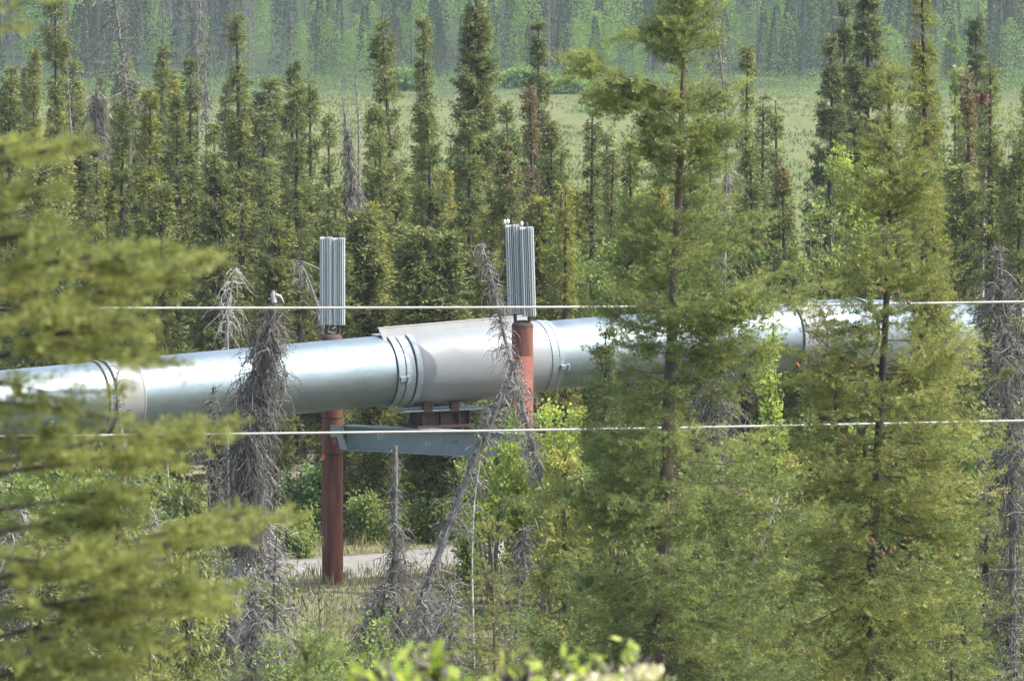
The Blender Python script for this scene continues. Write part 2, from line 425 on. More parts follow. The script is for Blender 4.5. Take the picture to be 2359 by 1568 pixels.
def build_meadow_brush():
    rng = np.random.default_rng(21)
    m = 3600
    y = 690 - 300 * rng.uniform(0, 1, m) ** 1.6; x = rng.uniform(-0.11, 0.11, m) * y
    # brush gets thicker in drifts and towards the far edge
    drift = np.sin(x * 0.05 + y * 0.017) * np.cos(y * 0.045 - x * 0.02)
    keep = rng.uniform(0, 1, m) < 0.12 * (drift > 0.5) + 0.45 * sstep(520, 650, y)
    x, y = x[keep], y[keep]; m = len(x); per = 34
    s = np.repeat(rng.uniform(0.4, 1.2, m) * (0.7 + 0.9 * sstep(560, 660, y)), per)
    C = np.repeat(np.column_stack([x, y, gz(x, y)]), per, 0)
    off = rng.normal(size=(m * per, 3)) * np.array([2.2, 2.5, 0.4]) * s[:, None]; off[:, 2] = np.abs(off[:, 2])
    D = rng.normal(size=(m * per, 3)); D /= np.linalg.norm(D, axis=1)[:, None]
    g = Geo()
    t = np.clip(np.repeat(rng.uniform(0, 0.8, m), per) + rng.uniform(0, 0.2, m * per), 0, 1)
    g.leaves(C + off, D, rng.uniform(0.15, 0.32, m * per), rng.uniform(0.08, 0.16, m * per), rng, .35 + t * .6)
    o = g.build('meadow_brush', M['leaf_far']); tag(o, 'low green brush spread over the open meadow in the valley', 'brush', kind='stuff')


build_meadow_brush()


def build_sedge():
    rng = np.random.default_rng(23)
    m = 9000; per = 7
    y = 245 + 420 * rng.uniform(0, 1, m) ** .8; x = rng.uniform(-.105, .105, m) * y
    band = np.sin(y * .06 + 1.3 * np.sin(x * .03)) + .6 * np.sin(x * .11 + y * .02)
    k = rng.uniform(-1.2, 1.2, m) < band; x, y, band = x[k], y[k], band[k]; m = len(x)
    C = np.repeat(np.column_stack([x, y, gz(x, y)]), per, 0)
    C[:, :2] += rng.normal(size=(m * per, 2)) * [.5, 1.2]
    D = unit(rng.normal(size=(m * per, 3)) * .45 + [0, 0, 1.0])
    g = Geo(); t = np.clip(np.repeat(rng.uniform(0, .75, m), per) + rng.uniform(0, .25, m * per), 0, 1)
    g.leaves(C, D, rng.uniform(.2, .5, m * per), rng.uniform(.06, .16, m * per), rng, t)
    o = g.build('meadow_sedge', M['sedge']); tag(o, 'pale and green sedge tussocks covering the open valley meadow', 'grass', kind='stuff')


def unit(a):
    return a / (np.linalg.norm(a, axis=-1, keepdims=True) + 1e-9)


build_sedge()

# ------------------------------------------------------------------ tree builders
def unit(a):
    return a / (np.linalg.norm(a, axis=-1, keepdims=True) + 1e-9)


def along(P, t):
    """points and tangents at t in 0..1 on polyline P (K,3)"""
    P = np.asarray(P, float); K = len(P)
    q = np.clip(t, 0, 1) * (K - 1)
    return np.stack([np.interp(q, np.arange(K), P[:, i]) for i in range(3)], -1)


def smooth_poly(P, n=14):
    P = np.asarray(P, float)
    if len(P) < 3:
        return along(P, np.linspace(0, 1, n))
    Q = np.vstack([2 * P[0] - P[1], P, 2 * P[-1] - P[-2]])
    out = []
    for tt in np.linspace(0, len(P) - 1, n):
        i = min(int(tt), len(P) - 2); u = tt - i
        p0, p1, p2, p3 = Q[i:i + 4]
        out.append(0.5 * (2 * p1 + (p2 - p0) * u + (2 * p0 - 5 * p1 + 4 * p2 - p3) * u * u + (3 * p1 - p0 - 3 * p2 + p3) * u ** 3))
    return np.array(out)


def shoots_to_faces(g, C, D, rng, mode, size, tint):
    """turn shoot positions/directions into needle faces"""
    n = len(C)
    if mode == 'mid':
        D = unit(D + np.array([0, 0, -0.25]))
        g.leaves(C, D, size * rng.uniform(0.7, 1.35, n), size * rng.uniform(0.24, 0.38, n), rng, tint)
    else:
        K = {'near': 16, 'close': 18}[mode]
        sl = size * rng.uniform(0.7, 1.3, n)
        u = rng.uniform(0, 1, (n, K))
        base = C[:, None] + D[:, None] * (u * sl[:, None])[..., None]
        rad = rng.normal(size=(n, K, 3))
        dd = unit(rad - (rad * D[:, None]).sum(-1, keepdims=True) * D[:, None])
        dirs = unit(dd * 0.8 + D[:, None] * rng.uniform(0.35, 1.0, (n, K, 1)))
        nl = {'near': .028, 'close': .018}[mode] * rng.uniform(0.75, 1.25, n * K)
        g.leaves(base.reshape(-1, 3), dirs.reshape(-1, 3), nl, nl * 0.25, rng, np.repeat(tint, K))


def dress_branches(g, wood, P, L, rng, tw_per_m, sh_per_m, mode, size, tint_b, tmin, hang=0.25, s0=0.08, wr=0.012, loose=0.55):
    """P (N,K,3) branch polylines of length L: add twigs and shoots"""
    Nb, K, _ = P.shape
    cnt = np.maximum(3, np.round(L * tw_per_m).astype(int))
    bi = np.repeat(np.arange(Nb), cnt)
    n = len(bi)
    s = s0 + (1 - s0) * rng.uniform(0, 1, n) ** 0.8
    q = s * (K - 1); i0 = np.minimum(q.astype(int), K - 2); fr = (q - i0)[:, None]
    base = P[bi, i0] * (1 - fr) + P[bi, i0 + 1] * fr
    bd = unit(P[bi, i0 + 1] - P[bi, i0])
    side = unit(np.cross(bd, [0, 0, 1.0]))
    sg = np.where(rng.uniform(size=n) < 0.5, -1, 1)[:, None]
    td = unit(bd * rng.uniform(0.35, 1.0, (n, 1)) + side * sg * rng.uniform(0.25, 1.0, (n, 1)) + np.array([0, 0, 1.0]) * (rng.normal(size=(n, 1)) * (0.28 if mode == 'mid' else 0.13) - hang))
    tl = L[bi] * (1 - s) * 0.38 * rng.uniform(0.5, 1.2, n) + tmin * rng.uniform(0.6, 1.4, n)
    if wood is not None and wr > 0:
        e = base + td * tl[:, None]
        mid = (base + e) / 2 + np.array([0, 0, -0.05]) * tl[:, None]
        wood.tubes(np.stack([base, mid, e], 1), np.stack([np.full(n, wr * 0.5), np.full(n, wr * 0.35), np.full(n, wr * 0.15)], 1), 3)
    c2 = np.maximum(2, np.round(tl * sh_per_m).astype(int))
    ti = np.repeat(np.arange(n), c2); m = len(ti)
    u = rng.uniform(0, 1, m)
    C = base[ti] + td[ti] * (u * tl[ti])[:, None] + rng.normal(size=(m, 3)) * size * 0.15
    C[:, 2] -= u * u * tl[ti] * 0.12
    D = unit(td[ti] + rng.normal(size=(m, 3)) * loose + np.array([0, 0, 0.12]))
    tint = np.clip(tint_b[bi][ti] + rng.normal(size=m) * 0.13, 0, 1)
    shoots_to_faces(g, C, D, rng, mode, size, tint)


def spruce_geo(rng, trunk, rb, rad, t0=0.08, nbr=150, e_low=-22, e_top=35, mode='mid', size=0.13,
               tw=8.0, sh=22.0, tmin=0.12, hang=0.25, tint0=0.45, tint_var=0.22, wr=0.014, power=0.9, extra=None, gap=0.0, sides=6, asym=0.0):
    """trunk: polyline base->top; rad: fn(t)->branch reach; returns wood Geo list and crown Geo"""
    trunk = smooth_poly(trunk, 16)
    K = len(trunk)
    wood = Geo(); crown = Geo(); limbs = Geo()
    r = rb * (1 - np.linspace(0, 1, K)) ** 0.8 + rb * 0.06
    wood.tubes(trunk[None], r[None], sides)
    t = t0 + (1 - t0) * rng.uniform(0, 1, nbr) ** power
    if gap > 0:
        gsel = np.sin(t * 53 + rng.uniform(0, 6)) + np.sin(t * 97 + rng.uniform(0, 6))
        t = t[gsel > -1.2 * (1 - gap)]
    n = len(t)
    B = along(trunk, t)
    az = rng.uniform(0, 2 * PI, n)
    L = np.maximum(rad(t) * rng.uniform(0.4 if mode == 'mid' else 0.55, 1.2, n), 0.13 if mode == 'mid' else 0.08)
    L = L * (1 + asym * np.cos(az))
    e = np.radians(e_low + (e_top - e_low) * t ** 1.3 + rng.normal(size=n) * 9)
    o = np.stack([np.cos(az), np.sin(az), np.zeros(n)], -1)
    s = np.linspace(0, 1, 5)
    out = s[None] * L[:, None] * np.cos(e)[:, None]
    zz = L[:, None] * (np.sin(e)[:, None] * s[None] - 0.22 * (1 - t[:, None]) * np.sin(PI * s[None]) + 0.10 * s[None] ** 3)
    P = B[:, None] + o[:, None] * out[..., None] + np.array([0, 0, 1.0]) * zz[..., None]
    P += rng.normal(size=P.shape) * 0.02 * L[:, None, None] * s[None, :, None]
    tb = np.clip(tint0 + rng.normal(size=n) * tint_var, 0, 1)
    if extra:
        for pts in extra:
            pp = along(smooth_poly(pts, 10), np.linspace(0, 1, 5))
            for q_ in range(3):
                pj = pp + rng.normal(size=pp.shape) * 0.02 * np.linspace(.3, 1.6, 5)[:, None]
                P = np.concatenate([P, pj[None]]); L = np.append(L, np.linalg.norm(pp[-1] - pp[0])); tb = np.append(tb, min(1, tint0 + 0.22))
    rr = np.minimum(0.3 * rb, wr * (0.35 + L * 0.6))[:, None] * (1.05 - s)[None]
    limbs.tubes(P, rr, 4 if mode != 'mid' else 3)
    dress_branches(crown, limbs, P, L, rng, tw, sh, mode, size, tb, tmin, hang=hang, wr=(wr * 0.5 if mode != 'mid' else 0), loose=(0.55 if mode == 'mid' else 0.2))
    # leader
    m = 90 if mode == 'mid' else 90
    u = rng.uniform(0.90, 1.0, m)
    C = along(trunk, u); D = unit(rng.normal(size=(m, 3)) * 0.6 + [0, 0, 1.0])
    shoots_to_faces(crown, C, D, rng, mode, size * 0.9, np.clip(tint0 + rng.normal(size=m) * 0.2, 0, 1))
    return wood, limbs, crown


def tab(ts, rs):
    ts = np.array(ts, float); rs = np.array(rs, float)
    return lambda t: np.interp(t, ts, rs)


def place_spruce(name, geo, base, label, mats=('bark', 'spruce'), group=None, cat='tree', keep_limbs=False):
    wood, limbs, crown = geo
    root = empty(name, base)
    tag(root, label, cat, group)
    if not keep_limbs:
        wood.add(np.concatenate(limbs.V), np.concatenate(limbs.Fq), np.concatenate(limbs.T))
    tr = wood.build('trunk', M[mats[0]], root, smooth=True, origin=base)
    if keep_limbs:
        limbs.build('limbs', M[mats[0]], tr, origin=base)
    crown.build('crown', M[mats[1]], root, origin=base)
    return root


def copy_tree(root, loc, rz, sc, label, group, cat=None):
    r = root.copy(); COL.objects.link(r)
    r.location = loc; r.rotation_euler = (0, 0, rz); r.scale = sc
    r['label'] = label
    if group:
        r['group'] = group
    for ch in list(root.children):
        c = ch.copy(); COL.objects.link(c); c.parent = r
        for g2 in list(ch.children):
            d = g2.copy(); COL.objects.link(d); d.parent = c
    return r


def column_profile(R, kind):
    if kind == 'club':
        return tab([0, .2, .55, .74, .80, .90, .96, 1.0], [R * .8, R * 1.1, R * .8, R * .5, R * .65, R * .75, R * .55, R * .12])
    if kind == 'dome':
        return tab([0, .2, .5, .8, .93, 1.0], [R * .9, R * 1.15, R, R * .75, R * .55, R * .15])
    if kind == 'thin':
        return tab([0, .2, .5, .8, 1.0], [R * .9, R * 1.1, R * .85, R * .55, R * .15])
    if kind == 'baretrunk':
        return tab([0, .2, .5, .62, .70, .82, .94, 1.0], [R * .5, R * .5, R * .35, R * .35, R * .6, R, R * .8, R * .2])
    return tab([0, .12, .4, .7, .9, 1.0], [R, R * 1.25, R, R * .62, R * .30, R * .06])   # cone


def mid_spruce(seed, px, ytop, Y, halfw, kind='cone', label='', mat='spruce', lean=0.0, tint0=0.45, dens=1.0, group=None, bark='bark', t0=0.06, name='spruce_tree', sizek=1.0):
    """a spruce whose top is seen at px,ytop at distance Y; halfw in picture units"""
    rng = np.random.default_rng(seed)
    top = W(px, ytop, Y)
    bx = top[0] + lean; bz = float(gz(bx, Y)) - 0.05
    base = np.array([bx, Y, bz])
    H = top[2] - bz
    R = halfw * 1.1 * Y / F
    w = rng.normal(size=3) * 0.06 * [1, 1, 0]
    trunk = [base, base * .65 + top * .35 + w, base * .3 + top * .7 - w * .7, top]
    rb = 0.045 + 0.008 * H
    nb = int(H * 52 * dens)
    k = Y / 130.0
    geo = spruce_geo(rng, trunk, rb, column_profile(R, kind), t0=t0, nbr=nb, mode='mid', size=0.074 * k * sizek * (0.8 + 0.25 * min(R, 1.2)),
                     tw=23.0 / k, sh=66.0 / k, tmin=0.13, tint0=tint0, gap=0.12, e_low=-28 if kind != 'cone' else -18, hang=0.35, power=0.75)
    return place_spruce(name, geo, base, label, (bark, mat), group)


def dead_geo(rng, trunk, rb, rad, t0=0.1, nbr=60, hair=10, e_low=-35, e_top=10, br=0.014, hr=0.007, hang=0.7, hl=0.35, top_r=0.25, droop=0.5):
    trunk = smooth_poly(trunk, 18); K = len(trunk)
    wood = Geo(); br_g = Geo()
    r = rb * (1 - np.linspace(0, 1, K) * (1 - top_r)) * (1 + rng.normal(size=K) * 0.05)
    wood.tubes(trunk[None], r[None], 7)
    t = t0 + (1 - t0) * rng.uniform(0, 1, nbr)
    B = along(trunk, t); az = rng.uniform(0, 2 * PI, nbr)
    L = np.maximum(rad(t) * rng.uniform(0.4, 1.25, nbr), 0.05)
    e = np.radians(e_low + (e_top - e_low) * t + rng.normal(size=nbr) * 18)
    o = np.stack([np.cos(az), np.sin(az), np.zeros(nbr)], -1)
    s = np.linspace(0, 1, 6)
    P = B[:, None] + o[:, None] * (s[None] * L[:, None] * np.cos(e)[:, None])[..., None]
    P = P + np.array([0, 0, 1.0]) * (L[:, None] * (np.sin(e)[:, None] * s - droop * s ** 2))[..., None]
    P += rng.normal(size=P.shape) * 0.05 * L[:, None, None] * s[None, :, None]
    br_g.tubes(P, np.minimum(br * (0.6 + 0.5 * L), rb * 0.5)[:, None] * (1.1 - s)[None], 3, tint=rng.uniform(0.2, 0.9, nbr))
    cnt = np.maximum(1, np.round(L * hair).astype(int)); bi = np.repeat(np.arange(nbr), cnt); n = len(bi)
    u = rng.uniform(0.05, 1, n); q = u * 5; i0 = np.minimum(q.astype(int), 4); fr = (q - i0)[:, None]
    b0 = P[bi, i0] * (1 - fr) + P[bi, i0 + 1] * fr
    d = unit(rng.normal(size=(n, 3)) + o[bi] * 0.5 + np.array([0, 0, -hang * 1.6]))
    l = hl * rng.uniform(0.35, 1.3, n)
    s4 = np.linspace(0, 1, 5)
    Q = b0[:, None] + d[:, None] * (s4[None] * l[:, None])[..., None]
    curl = rng.normal(size=(n, 1, 3)) * np.sin(s4 * PI)[None, :, None] * 0.22 * l[:, None, None]
    Q = Q + curl + np.array([0, 0, -0.35]) * (s4 ** 2)[None, :, None] * l[:, None, None] + rng.normal(size=Q.shape) * 0.035 * l[:, None, None]
    br_g.tubes(Q, hr * (1.15 - s4)[None] * rng.uniform(0.6, 1.3, (n, 1)), 3, tint=rng.uniform(0, 1, n))
    return wood, br_g


def place_dead(geo, base, label, mats=('dead', 'dead'), group=None, name='dead_spruce', cat='dead tree'):
    root = empty(name, base); tag(root, label, cat, group)
    geo[0].build('trunk', M[mats[0]], root, smooth=True, origin=base)
    geo[1].build('bare_branches', M[mats[1]], root, origin=base)
    return root


def shrub_geo(rng, base, H, R, nst=9, nleaf=2600, ls=0.075, clump=0.13, lean=(0, 0), low=0.15, lw=0.62, hmin=0.6, twl=None):
    base = np.asarray(base, float)
    stems = Geo(); lv = Geo()
    az = rng.uniform(0, 2 * PI, nst); rr = R * np.sqrt(rng.uniform(0.02, 1, nst)); hh = H * rng.uniform(hmin, 1.02, nst)
    s = np.linspace(0, 1, 6)
    o = np.stack([np.cos(az), np.sin(az), 0 * az], -1)
    P = base + o[:, None] * (rr[:, None] * s ** 1.3)[..., None] + np.array([0, 0, 1.0]) * (hh[:, None] * s)[..., None] + np.array([lean[0], lean[1], 0]) * (s ** 1.5)[None, :, None]
    P = P + rng.normal(size=P.shape) * 0.02 * min(H, R * 3) * s[None, :, None]
    stems.tubes(P, (0.012 + 0.006 * H) * (1.05 - s)[None] * np.ones((nst, 1)), 4)
    ntw = nst * 9
    bi = rng.integers(0, nst, ntw); u = rng.uniform(low, 1, ntw); q = u * 5; i0 = np.minimum(q.astype(int), 4); fr = (q - i0)[:, None]
    b0 = P[bi, i0] * (1 - fr) + P[bi, i0 + 1] * fr
    td = unit(rng.normal(size=(ntw, 3)) + o[bi] * 0.4 + [0, 0, 0.9]); tl = (twl or R * 0.55) * rng.uniform(0.4, 1.2, ntw)
    e = b0 + td * tl[:, None]
    stems.tubes(np.stack([b0, (b0 + e) / 2 + rng.normal(size=(ntw, 3)) * 0.03, e], 1), np.array([0.008, 0.006, 0.003])[None] * np.ones((ntw, 1)), 3)
    ti = rng.integers(0, ntw, nleaf); u = rng.uniform(0.15, 1.05, nleaf)
    C = b0[ti] + td[ti] * (u * tl[ti])[:, None] + rng.normal(size=(nleaf, 3)) * clump * 0.6
    D = unit(rng.normal(size=(nleaf, 3)) + td[ti] * 0.7 + [0, 0, 0.1])
    tw_t = np.clip(rng.normal(size=ntw) * 0.2 + 0.5, 0, 1)
    l = ls * rng.uniform(0.6, 1.35, nleaf)
    lv.leaves(C, D, l, l * lw, rng, np.clip(tw_t[ti] + rng.normal(size=nleaf) * 0.15, 0, 1))
    return stems, lv


def place_shrub(geo, base, label, mat='leaf', group=None, name='willow_shrub', cat='shrub', stem='stem', part='stems'):
    root = empty(name, base); tag(root, label, cat, group)
    geo[0].build(part, M[stem], root, smooth=True, origin=base)
    geo[1].build('leaves', M[mat], root, origin=base)
    return root


def ground_at(px, Y, sink=0.03):
    x = (px - CX) * Y / (F * 1.0)
    return np.array([x, Y, float(gz(x, Y)) - sink])

#@@SECTION pipeline
# ------------------------------------------------------------------ the pipeline and its support
PR = 0.70
SL = math.tan(math.radians(27))


def pipe_pt(px):
    xs = [-400, 786, 1340, 1840, 1900, 1960, 2060, 2500]
    ys = [975, 862, 812, 773, 768, 765, 768, 790]
    Ys = [110 + (-400 - 765) / 116 * SL, 110 + 21 / 116 * SL, 110 + 575 / 116 * SL, 110 + 1075 / 116 * SL, 115.0, 115.6, 117.0, 123.5]
    return W(px, float(np.interp(px, xs, ys)), float(np.interp(px, xs, Ys)))


def pipe_seg(g, a, b, r, n=56, rings=None):
    pa, pb = pipe_pt(a), pipe_pt(b)
    d = pb - pa; L = np.linalg.norm(d)
    return lathe_geo([(0, r), (L, r)], pa, d, (0, 0, 1), n)


def ring(px, prof, n=56):
    p = pipe_pt(px); d = unit(pipe_pt(px + 4) - pipe_pt(px - 4))
    return lathe_geo(prof, p, d, (0, 0, 1), n), p, d


def build_pipeline():
    mid = pipe_pt(1000)
    root = empty('pipeline', (mid[0], mid[1], 0))
    o = root.location
    org = np.array([o.x, o.y, 0.0])
    tag(root, 'long silver insulated oil pipeline crossing above the shrubs on its red support', 'pipeline')
    d0 = unit(pipe_pt(1200) - pipe_pt(800))
    # jacket runs
    g = Geo()
    for a, b in ((-400, 240), (300, 786), (786, 1340), (1340, 1818)):
        q = pipe_seg(None, a, b, PR); g.add(q.V[0], q.Fq[0])
    jacket = g.build('jacket', M['galv'], root, smooth=True, origin=org)
    pts = [pipe_pt(x) for x in (1868, 1905, 1945, 1990, 2040, 2110, 2500)]
    g = Geo()
    P = smooth_poly(np.array(pts), 26)
    g.tubes(P[None], np.full((1, len(P)), PR), 56)
    g.build('jacket', M['galv'], root, smooth=True, origin=org)
    # long seams along the jacket
    s = Geo()
    for a, b in ((310, 800), (1270, 1810), (1875, 1960)):
        pa, pb = pipe_pt(a), pipe_pt(b); d = unit(pb - pa)
        n = unit(np.cross(d, [0, 0, 1.0])); up = np.cross(n, d)
        for th in (37,):
            t = math.radians(th)
            off = (up * math.cos(t) + n * math.sin(t)) * (PR + 0.002)
            if off[1] > 0:
                off = (up * math.cos(t) - n * math.sin(t)) * (PR + 0.002)
            s.tubes(np.array([[pa + off, (pa + pb) / 2 + off, pb + off]]), np.full((1, 3), 0.006), 6)
    s.build('seam', M['band'], jacket, smooth=True, origin=org)
    # clamp bands
    def band(px, w=0.16, r=PR + 0.025, mat='band', gasket=True):
        g, p, d = ring(px, [(-w / 2, PR - 0.01), (-w / 2, r), (-w / 2 + 0.01, r + 0.006), (w / 2 - 0.01, r + 0.006), (w / 2, r), (w / 2, PR - 0.01)])
        b = g.build('clamp_band', M[mat], root, smooth=False, origin=org)
        for pl in b.data.polygons:
            pl.use_smooth = False
        if gasket:
            g2, _, _ = ring(px, [(-w / 2 - 0.022, PR - 0.005), (-w / 2 - 0.022, PR + 0.016), (-w / 2 + 0.002, PR + 0.016)])
            g2.build('gasket', M['gasket'], b, origin=org)
        return b
    b1 = band(889, 0.14, PR + 0.035)
    band(911, 0.20, PR + 0.024, gasket=False)
    band(931, 0.12, PR + 0.045)
    band(1243, 0.15, PR + 0.03); band(1257, 0.10, PR + 0.02, gasket=False)
    band(222, 0.05, PR + 0.03); band(240, 0.06, PR + 0.035); band(300, 0.04, PR + 0.03, 'cream')
    band(1818, 0.05, PR + 0.03); band(1868, 0.06, PR + 0.055); band(1962, 0.07, PR + 0.03)
    # lug bolts on the bands
    for px, th in ((893, 100), (1262, 104)):
        p = pipe_pt(px); d = unit(pipe_pt(px + 4) - pipe_pt(px - 4))
        n = unit(np.cross(d, [0, 0, 1.0])); up = np.cross(n, d)
        if n[1] > 0:
            n = -n
        t = math.radians(th); q = up * math.cos(t) + n * math.sin(t); tt = -up * math.sin(t) + n * math.cos(t)
        g = Geo(); g.box(p + q * (PR + 0.06), d * 0.085, q * 0.035, tt * 0.045); g.box(p + q * (PR + 0.075) + d * 0.07, d * 0.02, q * 0.05, tt * 0.06)
        g.build('bolt_lug', M['band'], b1, origin=org)
    # cream sleeves where short painted collars show
    for a, b in ((240, 300), (1818, 1868)):
        q = pipe_seg(None, a, b, PR + 0.03)
        q.build('collar', M['cream'], root, smooth=True, origin=org)
    # saddle sleeve over the shoe: its shoulder runs out to a point along the flank
    pa, pb = pipe_pt(937), pipe_pt(1236); L = np.linalg.norm(pb - pa)
    off = lambda th: np.clip(1.05 - np.abs(np.abs(np.abs(th - PI) - PI / 2) / 0.95), 0, 1)
    g = lathe_geo([(0, PR + 0.012), (0.02, PR + 0.018), (0.15, PR + 0.02), (0.34, PR + 0.066, 0.85), (0.42, PR + 0.07, 0.85), (L - 0.3, PR + 0.07), (L - 0.12, PR + 0.03), (L, PR + 0.02)], pa, pb - pa, (0, 0, 1), 96, off)
    g.build('saddle_sleeve', M['sleeve'], root, smooth=True, origin=org)
    # rain flashing standing along the top of the saddle
    d = unit(pb - pa); n = unit(np.cross(d, [0, 0, 1.0])); up = np.cross(n, d)
    if n[1] > 0:
        n = -n                      # n points to the viewer's side
    A, B = pipe_pt(872), pipe_pt(1205)
    prof = [(-0.30, PR + 0.00), (-0.30, PR + 0.02), (0.20, PR + 0.02), (0.15, PR + 0.165), (0.165, PR + 0.185), (0.21, PR + 0.17), (0.205, PR + 0.155), (0.255, PR - 0.035), (0.33, PR - 0.075), (0.32, PR - 0.10), (0.24, PR - 0.06)]
    V = []
    for j, (c, sh) in enumerate(((A, 1), (A * .66 + B * .34, 0), (A * .33 + B * .67, 0), (B, -1))):
        for (x, z) in prof:
            V.append(c + n * x + up * z - d * sh * max(0, z - PR) * 0.35)
    k = len(prof); idx = np.arange(4 * k).reshape(4, k)
    f = np.stack([idx[:-1], np.roll(idx[:-1], -1, 1), np.roll(idx[1:], -1, 1), idx[1:]], -1).reshape(-1, 4)
    g = Geo(); g.add(V, f); g.build('rain_flashing', M['beige'], root, origin=org)
    # sliding shoe under the saddle
    c = pipe_pt(1012); zt = BEAM_TOP
    dh = unit(np.array([d[0], d[1], 0])); nh = np.array([-dh[1], dh[0], 0])
    up3 = np.array([0, 0, 1.0])
    g = Geo()
    g.box([c[0], c[1], zt + 0.028], dh * 0.66, nh * 0.36, up3 * 0.024)                       # slide plate
    for s_ in (-1, 1):
        g.box(np.array([c[0], c[1], zt + 0.20]) + nh * 0.20 * s_, dh * 0.55, nh * 0.014, up3 * 0.145)
    for s_ in (-0.5, -0.1, 0.3, 0.53):
        g.box(np.array([c[0], c[1], zt + 0.19]) + dh * s_, dh * 0.014, nh * 0.30, up3 * 0.135)
    sh = g.build('shoe', M['rust_dark'], root, origin=org)
    g = Geo()
    g.box(np.array([c[0], c[1], zt + 0.42]) + dh * 0.18 - nh * 0.3, dh * 0.09, nh * 0.06, up3 * 0.10)
    g.build('bearing_block', M['rust_dark'], sh, origin=org)
    g = Geo(); g.box(np.array([c[0], c[1], zt + 0.42]) - dh * 0.42 - nh * 0.3, dh * 0.09, nh * 0.06, up3 * 0.10)
    g.build('bearing_block', M['rust_dark'], sh, origin=org)
    g = Geo()
    g.box(np.array([c[0], c[1], zt + 0.355]), dh * 0.95, nh * 0.34, up3 * 0.018)
    g.build('bearing_plate', M['band'], sh, origin=org)


LP = W(766, 1352, 112.0)         # foot of the left post
LP[2] = -0.05
RPX, RPY = 1203, 109.9
BEAM_TOP = float(W(800, 978, 111.5)[2])


def post_geo(x, y, z0, z1, r):
    return lathe_geo([(0, r), (1.2, r), (1.2, r + 0.002), (z1 - z0 - 1.0, r), (z1 - z0, r)], (x, y, z0), (0, 0, 1), (0, 1, 0), 40)


